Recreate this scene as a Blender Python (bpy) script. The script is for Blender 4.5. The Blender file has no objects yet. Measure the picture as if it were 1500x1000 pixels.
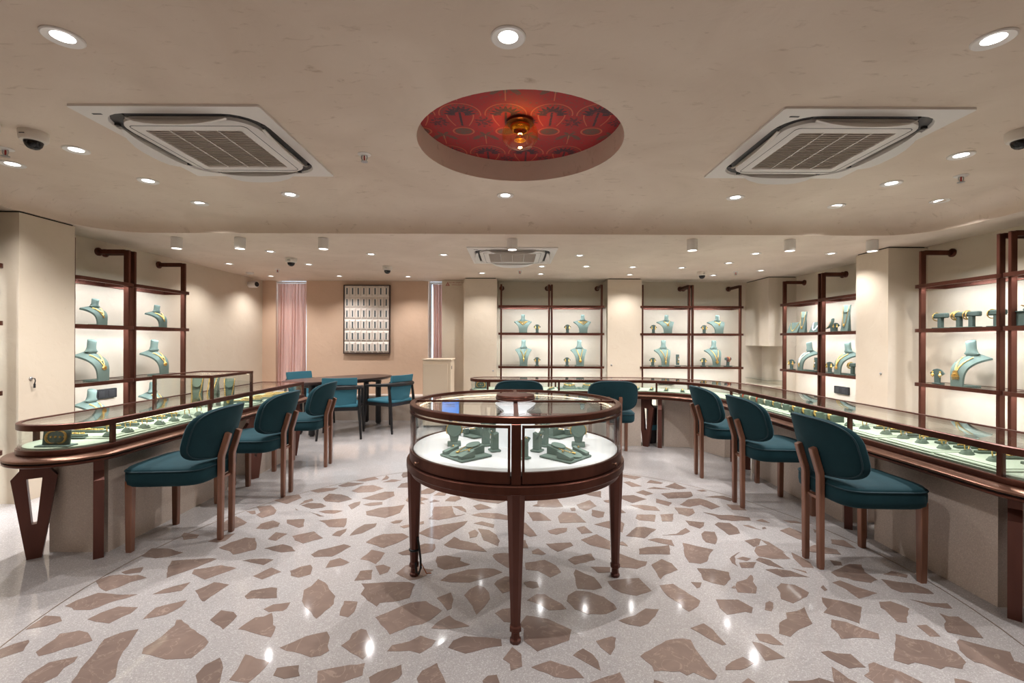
import bpy, bmesh, math, random
from mathutils import Vector, Matrix
SC = bpy.context.scene
C = SC.collection
PI = math.pi
R = math.radians
random.seed(7)

# ---------------------------------------------------------------- camera, world, exposure
cd = bpy.data.cameras.new('camera'); cam = bpy.data.objects.new('camera', cd); C.objects.link(cam)
cd.sensor_width = 36; cd.lens = 667 / 1500 * 36; cd.clip_start = .05
cam.location = (0, 0, 1.3); cam.rotation_euler = (PI / 2, -.004, 0)
SC.camera = cam
SC.view_settings.view_transform = 'Standard'; SC.view_settings.look = 'None'
SC.view_settings.gamma = 1; SC.view_settings.use_curve_mapping = False
SC.view_settings.exposure = -0.33
SC.cycles.transparent_max_bounces = 32; SC.cycles.max_bounces = 10
SC.cycles.diffuse_bounces = 5; SC.cycles.glossy_bounces = 5
SC.cycles.sample_clamp_indirect = 6; SC.cycles.caustics_reflective = False; SC.cycles.caustics_refractive = False
w = bpy.data.worlds.new('sky'); SC.world = w; w.use_nodes = True
w.node_tree.nodes['Background'].inputs[0].default_value = (.62, .80, 1, 1)
w.node_tree.nodes['Background'].inputs[1].default_value = 5.5
P_DOWN, P_CYL, P_PEND, P_LED, P_CASE = 54.0, 19.0, 5.0, 7.6, .30
WARM = (1, .95, .91); COOL = (1, .975, .97); LEDW = (.87, .92, 1)
ZU, ZL = 2.51, 2.32          # raised tray ceiling and the lower ceiling round it
TC = (.02, 2.53)             # centre of the round showcase and of the floor inlay
XL, XR, YB = -4.25, 4.40, 7.75

# ---------------------------------------------------------------- materials
def lin(r, g, b):
    f = lambda c: (c / 255 / 12.92) if c / 255 <= .04045 else ((c / 255 + .055) / 1.055) ** 2.4
    return (f(r), f(g), f(b), 1)

def newmat(name):
    m = bpy.data.materials.new(name); m.use_nodes = True
    return m, m.node_tree, m.node_tree.nodes['Principled BSDF']

def mk(name, col, rough=.5, metal=0, spec=.5, var=0, scale=6, bump=0, bscale=40, sheen=0, coat=0, stretch=None, detail=6, col2=None, emit=None, es=0):
    m, t, b = newmat(name)
    b.inputs['Base Color'].default_value = col
    b.inputs['Roughness'].default_value = rough; b.inputs['Metallic'].default_value = metal
    b.inputs['Specular IOR Level'].default_value = spec
    if sheen:
        b.inputs['Sheen Weight'].default_value = sheen; b.inputs['Sheen Roughness'].default_value = .4
        b.inputs['Sheen Tint'].default_value = [min(1, c * 3 + .1) for c in col[:3]] + [1]
    if coat: b.inputs['Coat Weight'].default_value = coat; b.inputs['Coat Roughness'].default_value = .12
    if emit: b.inputs['Emission Color'].default_value = emit; b.inputs['Emission Strength'].default_value = es
    if var or bump:
        tc = t.nodes.new('ShaderNodeTexCoord'); mp = t.nodes.new('ShaderNodeMapping')
        t.links.new(tc.outputs['Object'], mp.inputs[0])
        if stretch: mp.inputs['Scale'].default_value = stretch
    if var:
        n = t.nodes.new('ShaderNodeTexNoise'); n.inputs['Scale'].default_value = scale; n.inputs['Detail'].default_value = detail
        t.links.new(mp.outputs[0], n.inputs[0])
        r = t.nodes.new('ShaderNodeValToRGB')
        c2 = col2 or [c * (1 - var) for c in col[:3]] + [1]
        r.color_ramp.elements[0].position = .32; r.color_ramp.elements[1].position = .68
        r.color_ramp.elements[0].color = c2; r.color_ramp.elements[1].color = col
        t.links.new(n.outputs[0], r.inputs[0]); t.links.new(r.outputs[0], b.inputs['Base Color'])
    if bump:
        n = t.nodes.new('ShaderNodeTexNoise'); n.inputs['Scale'].default_value = bscale; n.inputs['Detail'].default_value = 8
        t.links.new(mp.outputs[0], n.inputs[0])
        bp = t.nodes.new('ShaderNodeBump'); bp.inputs['Strength'].default_value = bump; bp.inputs['Distance'].default_value = .01
        t.links.new(n.outputs[0], bp.inputs['Height']); t.links.new(bp.outputs[0], b.inputs['Normal'])
    return m

def plaster(name, col, dark, rough=.62, fleck=.5):
    """trowelled lime plaster: cloudy tone, thin drag flecks, fine relief"""
    m, t, b = newmat(name); N = t.nodes.new; L = t.links.new
    tc = N('ShaderNodeTexCoord')
    n1 = N('ShaderNodeTexNoise'); n1.inputs['Scale'].default_value = 1.3; n1.inputs['Detail'].default_value = 8; n1.inputs['Distortion'].default_value = 1.2
    L(tc.outputs['Object'], n1.inputs[0])
    r = N('ShaderNodeValToRGB'); r.color_ramp.elements[0].position = .3; r.color_ramp.elements[1].position = .7
    r.color_ramp.elements[0].color = [a * .76 + d * .24 for a, d in zip(col[:3], dark[:3])] + [1]; r.color_ramp.elements[1].color = col
    L(n1.outputs[0], r.inputs[0])
    mp = N('ShaderNodeMapping'); mp.inputs['Scale'].default_value = (5, 14, 9); mp.inputs['Rotation'].default_value = (0, 0, .35)
    L(tc.outputs['Object'], mp.inputs[0])
    n2 = N('ShaderNodeTexNoise'); n2.inputs['Scale'].default_value = 1.6; n2.inputs['Detail'].default_value = 9; n2.inputs['Roughness'].default_value = .62; n2.inputs['Distortion'].default_value = .8
    L(mp.outputs[0], n2.inputs[0])
    r2 = N('ShaderNodeValToRGB'); r2.color_ramp.elements[0].position = .60; r2.color_ramp.elements[1].position = .76
    r2.color_ramp.elements[0].color = (0, 0, 0, 1); r2.color_ramp.elements[1].color = (fleck, fleck, fleck, 1)
    L(n2.outputs[0], r2.inputs[0])
    mx = N('ShaderNodeMix'); mx.data_type = 'RGBA'
    L(r2.outputs[0], mx.inputs['Factor']); L(r.outputs[0], mx.inputs['A']); mx.inputs['B'].default_value = dark
    L(mx.outputs['Result'], b.inputs['Base Color'])
    b.inputs['Roughness'].default_value = rough; b.inputs['Specular IOR Level'].default_value = .3
    bp = N('ShaderNodeBump'); bp.inputs['Strength'].default_value = .35; bp.inputs['Distance'].default_value = .012
    n3 = N('ShaderNodeTexNoise'); n3.inputs['Scale'].default_value = 7; n3.inputs['Detail'].default_value = 10; n3.inputs['Distortion'].default_value = .6
    L(tc.outputs['Object'], n3.inputs[0]); L(n3.outputs[0], bp.inputs['Height']); L(bp.outputs[0], b.inputs['Normal'])
    return m

def terrazzo(name, base, spk, rough=.075):
    m, t, b = newmat(name); N = t.nodes.new; L = t.links.new
    tc = N('ShaderNodeTexCoord')
    v = N('ShaderNodeTexVoronoi'); v.inputs['Scale'].default_value = 260
    L(tc.outputs['Object'], v.inputs['Vector'])
    r = N('ShaderNodeValToRGB'); e = r.color_ramp
    e.elements[0].position = 0; e.elements[0].color = [c * .84 for c in base[:3]] + [1]
    e.elements[1].position = 1; e.elements[1].color = spk
    q = e.elements.new(.25); q.color = base
    q = e.elements.new(.75); q.color = base
    sx = N('ShaderNodeSeparateColor'); L(v.outputs['Color'], sx.inputs[0]); L(sx.outputs[0], r.inputs[0])
    n = N('ShaderNodeTexNoise'); n.inputs['Scale'].default_value = 1.1; n.inputs['Detail'].default_value = 5
    L(tc.outputs['Object'], n.inputs[0])
    r2 = N('ShaderNodeValToRGB'); r2.color_ramp.elements[0].color = (.86, .86, .86, 1); r2.color_ramp.elements[1].color = (1, 1, 1, 1)
    r2.color_ramp.elements[0].position = .3; r2.color_ramp.elements[1].position = .7
    L(n.outputs[0], r2.inputs[0])
    mx = N('ShaderNodeMix'); mx.data_type = 'RGBA'; mx.blend_type = 'MULTIPLY'; mx.inputs['Factor'].default_value = 1
    L(r.outputs[0], mx.inputs['A']); L(r2.outputs[0], mx.inputs['B']); L(mx.outputs['Result'], b.inputs['Base Color'])
    b.inputs['Roughness'].default_value = rough; b.inputs['Specular IOR Level'].default_value = .5
    return m

# small expression helper for the printed wallpaper
class X:
    t = None
    def __init__(s, v): s.v = v
    def op(s, o, *a, inv=False):
        n = X.t.nodes.new('ShaderNodeMath'); n.operation = o
        args = (s,) + a
        for i, q in enumerate(args):
            q = q.v if isinstance(q, X) else q
            if isinstance(q, (int, float)): n.inputs[i].default_value = q
            else: X.t.links.new(q, n.inputs[i])
        return X(n.outputs[0])
    def __add__(s, o): return s.op('ADD', o)
    def __sub__(s, o): return s.op('SUBTRACT', o)
    def __mul__(s, o): return s.op('MULTIPLY', o)
    def __truediv__(s, o): return s.op('DIVIDE', o)
    def abs(s): return s.op('ABSOLUTE')
    def lt(s, o): return s.op('LESS_THAN', o)
    def gt(s, o): return s.op('GREATER_THAN', o)
    def mx(s, o): return s.op('MAXIMUM', o)
    def mn(s, o): return s.op('MINIMUM', o)
    def wrap(s, p): return s - (s / p).op('FLOOR') * p
    def sin(s): return s.op('SINE')
def hyp(a, b): return (a * a + b * b).op('SQRT')

def glassmat(name, tint, gloss=1.0, rough=0):
    m = bpy.data.materials.new(name); m.use_nodes = True; t = m.node_tree; t.nodes.clear(); N = t.nodes.new; L = t.links.new
    o = N('ShaderNodeOutputMaterial'); tr = N('ShaderNodeBsdfTransparent'); gl = N('ShaderNodeBsdfGlossy'); mx = N('ShaderNodeMixShader')
    tr.inputs[0].default_value = tint; gl.inputs['Roughness'].default_value = rough; gl.inputs[0].default_value = (gloss, gloss, gloss, 1)
    ge = N('ShaderNodeNewGeometry'); dt = N('ShaderNodeVectorMath'); dt.operation = 'DOT_PRODUCT'   # Schlick reflectance, the same on both faces of a pane
    L(ge.outputs['Incoming'], dt.inputs[0]); L(ge.outputs['Normal'], dt.inputs[1]); X.t = t
    f = (X(dt.outputs['Value']).abs() * -1 + 1).op('POWER', 5) * .96 + .04
    L(f.v, mx.inputs[0]); L(tr.outputs[0], mx.inputs[1]); L(gl.outputs[0], mx.inputs[2]); L(mx.outputs[0], o.inputs[0])
    return m

def marble(name, col, vein):
    m, t, b = newmat(name); N = t.nodes.new; L = t.links.new
    tc = N('ShaderNodeTexCoord'); oi = N('ShaderNodeObjectInfo')
    n = N('ShaderNodeTexNoise'); n.inputs['Scale'].default_value = 7; n.inputs['Detail'].default_value = 9; n.inputs['Distortion'].default_value = 1.8
    L(tc.outputs['Object'], n.inputs[0])
    r = N('ShaderNodeValToRGB'); e = r.color_ramp; e.elements[0].position = .3; e.elements[1].position = .62
    e.elements[0].color = [c * .86 for c in col[:3]] + [1]; e.elements[1].color = col
    L(n.outputs[0], r.inputs[0])
    n2 = N('ShaderNodeTexNoise'); n2.inputs['Scale'].default_value = 5; n2.inputs['Detail'].default_value = 4; n2.inputs['Distortion'].default_value = 2.5
    mp = N('ShaderNodeMapping'); mp.inputs['Location'].default_value = (3, 8, 2); L(tc.outputs['Object'], mp.inputs[0]); L(mp.outputs[0], n2.inputs[0])
    r2 = N('ShaderNodeValToRGB'); e = r2.color_ramp; e.elements[0].position = .485; e.elements[0].color = (0, 0, 0, 1); e.elements[1].position = .515; e.elements[1].color = (0, 0, 0, 1)
    q = e.elements.new(.5); q.color = (.4, .4, .4, 1)
    L(n2.outputs[0], r2.inputs[0])
    mx = N('ShaderNodeMix'); mx.data_type = 'RGBA'; L(r2.outputs[0], mx.inputs['Factor']); L(r.outputs[0], mx.inputs['A']); mx.inputs['B'].default_value = vein
    hs = N('ShaderNodeHueSaturation'); mr = N('ShaderNodeMapRange'); mr.inputs['To Min'].default_value = .85; mr.inputs['To Max'].default_value = 1.15
    L(oi.outputs['Random'], mr.inputs['Value']); L(mr.outputs[0], hs.inputs['Value']); L(mx.outputs['Result'], hs.inputs['Color'])
    L(hs.outputs[0], b.inputs['Base Color']); b.inputs['Roughness'].default_value = .075
    return m

def wallpaper():
    m, t, b = newmat('red printed wallpaper'); X.t = t; N = t.nodes.new; L = t.links.new
    tc = N('ShaderNodeTexCoord'); sp = N('ShaderNodeSeparateXYZ'); L(tc.outputs['Object'], sp.inputs[0])
    nz = N('ShaderNodeTexNoise'); nz.inputs['Scale'].default_value = 48; nz.inputs['Detail'].default_value = 3; L(tc.outputs['Object'], nz.inputs[0])
    noise = X(nz.outputs[0])
    gx, gy = X(sp.outputs[0]), X(sp.outputs[1])
    W, H = .275, 1.12
    dark = None; gold = None; mid = None
    for k in (0, 1):
        x = (gx + (.225 + k * W / 2 + 10 * W)).wrap(W) - W / 2
        y = (gy + (.21 + k * H / 2 + 10 * H)).wrap(H)
        ax = x.abs()
        d = hyp(x, y - .125)
        up = y.lt(.14)
        arch = ((d - .124).abs().lt(.0038)) * up
        ang = (y * -1 + .125).op('ARCTAN2', x)
        petal = (ang * 17).sin()
        fan = (d.lt(petal * .014 + .082)) * (d.gt(.03)) * up
        dots = ((d - .106).abs().lt(.007)) * ((ang * 26).sin().gt(.2)) * up
        trunk = (ax.lt(.007)) * (y.gt(.10)) * (y.lt(.27))
        side = ((ax - (y * 12).sin() * .035 - .045).abs().lt(.0038)) * (y.gt(.13)) * (y.lt(.27))
        vd = hyp(x / 1.15, (y - .345) * 1.1)
        vase = vd.lt(.047) ; vline = (vd - .057).abs().lt(.0045)
        ex = W / 2
        fd = hyp(ax - ex, y - .22)
        fa = (y - .22).op('ARCTAN2', ax - ex)
        flower = fd.lt((fa * 9).sin() * .012 + .05) * noise.gt(.46)
        sd = hyp(ax - ex, y - .40)
        sprig = sd.lt((fa * 0 + ((y - .40).op('ARCTAN2', ax - ex) * 5).sin()) * .02 + .036)
        leaf = hyp((ax - .085) + (y - .43) * .8, (y - .43) * .45 - (ax - .085) * .2).lt(.022)
        stem = (ax - ex).abs().lt(.0035) * (y.gt(.40)) * (y.lt(.53))
        specks = noise.gt(.60) * .55 + noise.lt(.36) * .4
        dk = fan.mx(trunk).mx(flower * .8); md = vase.mx(sprig).mx(leaf).mx(dots).mx(specks)
        gd = arch.mx(side).mx(vline).mx(stem)
        dark = dk if dark is None else dark.mx(dk); mid = md if mid is None else mid.mx(md); gold = gd if gold is None else gold.mx(gd)
    def mix(fac, a, c):
        q = N('ShaderNodeMix'); q.data_type = 'RGBA'; L(fac.v, q.inputs['Factor'])
        if hasattr(a, 'links'): L(a, q.inputs['A'])
        else: q.inputs['A'].default_value = a
        q.inputs['B'].default_value = c
        return q.outputs['Result']
    tex = noise.gt(.42) * .35 + .55
    c = mix(mid * tex, lin(158, 36, 40), lin(96, 78, 66)); c = mix(dark * tex, c, lin(52, 44, 52)); c = mix(gold * .6, c, lin(205, 120, 80))
    L(c, b.inputs['Base Color']); b.inputs['Roughness'].default_value = .7
    return m

M = dict(
    ceil=plaster('ceiling lime plaster', lin(222, 205, 188), lin(158, 130, 104), fleck=.62),
    wall=plaster('wall lime plaster', lin(210, 197, 178), lin(184, 162, 138), fleck=.35),
    pink=plaster('pinkish lime plaster', lin(214, 184, 160), lin(184, 152, 124), fleck=.3),
    floor=terrazzo('pale terrazzo', lin(172, 167, 165), lin(198, 194, 192)),
    chip=marble('brown marble', lin(130, 112, 103), lin(172, 154, 140)),
    brass=mk('brass strip', lin(120, 100, 80), .4, .6),
    bronze=mk('dark bronze metal', lin(98, 58, 46), .36, .75, var=.2, scale=30, stretch=(1, 1, .1)),
    bronze2=mk('dark bronze leg', lin(104, 64, 54), .38, .55, var=.25, scale=14, stretch=(1, 1, .15)),
    ledge=mk('brushed bronze ledge', lin(134, 97, 80), .33, .8, var=.15, scale=40),
    copper=mk('coppery brown wood', lin(142, 96, 74), .38, .25, var=.45, scale=22, stretch=(1, 1, .12), coat=.3),
    black=mk('black stained wood', lin(19, 18, 20), .4), gap=mk('black groove', lin(14, 12, 12), .8),
    teal=mk('teal velvet', lin(20, 52, 59), .85, sheen=.45, spec=.2, var=.18, scale=9),
    tealpipe=mk('teal piping', lin(14, 46, 54), .8, sheen=.2),
    blue=mk('blue wool fabric', lin(52, 108, 124), .9, sheen=.2),
    sage=mk('sage green suede', lin(106, 122, 114), .95, spec=.1, sheen=.25, var=.08, scale=20),
    sagedark=mk('deep sage suede', lin(82, 95, 89), .95, spec=.1, sheen=.2, var=.08, scale=20),
    tray=mk('pale sage cloth', lin(170, 180, 160), .95, spec=.1),
    olive=mk('olive sage suede', lin(98, 110, 96), .95, spec=.1),
    gold=mk('yellow gold', lin(234, 194, 114), .28, 1, var=.35, scale=160, bump=.4, bscale=300),
    silver=mk('bright silver', lin(226, 226, 230), .2, 1), pearl=mk('pearl bead', lin(228, 220, 205), .2),
    red=mk('red enamel', lin(170, 26, 26), .3), green=mk('green stones', lin(50, 110, 90), .2),
    tag=mk('white paper tag', lin(235, 235, 240), .6),
    white=mk('white plastic', lin(226, 220, 214), .45), warmwhite=mk('cream plastic', lin(222, 212, 200), .5),
    grille=mk('shaded white grille', lin(216, 206, 196), .55), darkmetal=mk('dark slot', lin(38, 36, 38), .5),
    metal=mk('light metal', lin(180, 180, 182), .3, .9),
    stone=terrazzo('beige engineered stone', lin(204, 188, 174), lin(220, 206, 192), .4),
    disc=mk('white case floor', lin(232, 232, 234), .35), glow=mk('lit white column', lin(236, 238, 242), .5, emit=(.96, .98, 1, 1), es=.35), glow2=mk('lit white funnel', lin(236, 238, 242), .5, emit=(.97, .98, 1, 1), es=2.6),
    lamp=mk('lamp lens', (1, 1, 1, 1), .5, emit=(1, .98, .96, 1), es=8), led=mk('warm led strip', (1, 1, 1, 1), .5, emit=(1, .86, .6, 1), es=5),
    leddiff=mk('shelf light diffuser', (1, 1, 1, 1), .5, emit=(1, .95, .9, 1), es=2.2),
    glass=glassmat('clear glass', (.965, .98, .972, 1)), amber=glassmat('amber glass', (.97, .80, .48, 1)), smoke=glassmat('dark dome', (.12, .12, .13, 1)),
    reflector=mk('gold reflector', lin(220, 160, 60), .2, 1), bulb=mk('warm bulb', (1, 1, 1, 1), .5, emit=(1, .66, .3, 1), es=22),
    walnut=mk('dark walnut', lin(64, 44, 40), .35, var=.35, scale=8, stretch=(1, 8, 1), coat=.2),
    paper=wallpaper(), cream=mk('off white panel', lin(226, 216, 206), .7), slot=mk('blue grey slot', lin(58, 78, 84), .6),
    signred=mk('red print', lin(150, 30, 40), .6), sign=mk('pale sign board', lin(206, 194, 172), .5),
    reflection=mk('blue screen', lin(20, 120, 200), .3, emit=lin(20, 130, 235), es=3.2), reflection_text=mk('screen print', lin(18, 70, 130), .4),  # emission imitates a blue reflection, for the added panel only
    sensor=mk('red glass bulb', lin(170, 30, 30), .3), copperwire=mk('copper wire', lin(190, 110, 60), .3, .9),
    black2=mk('black rubber', lin(20, 19, 20), .55), light_frame=mk('white window frame', lin(214, 218, 222), .5), panelgrey=mk('beige lacquer', lin(206, 188, 164), .55),
    outside=mk('pale outside wall', lin(200, 205, 214), .8), shelfglass=glassmat('shelf glass', (.80, .84, .83, 1)))
# curtains let daylight through
m, t, b = newmat('sheer pink linen'); b.inputs['Base Color'].default_value = lin(220, 188, 174); b.inputs['Roughness'].default_value = .9
tl = t.nodes.new('ShaderNodeBsdfTranslucent'); tl.inputs[0].default_value = lin(240, 214, 204); ms = t.nodes.new('ShaderNodeMixShader'); ms.inputs[0].default_value = .5
t.links.new(b.outputs[0], ms.inputs[1]); t.links.new(tl.outputs[0], ms.inputs[2]); t.links.new(ms.outputs[0], t.nodes['Material Output'].inputs[0])
M['linen'] = m

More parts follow.
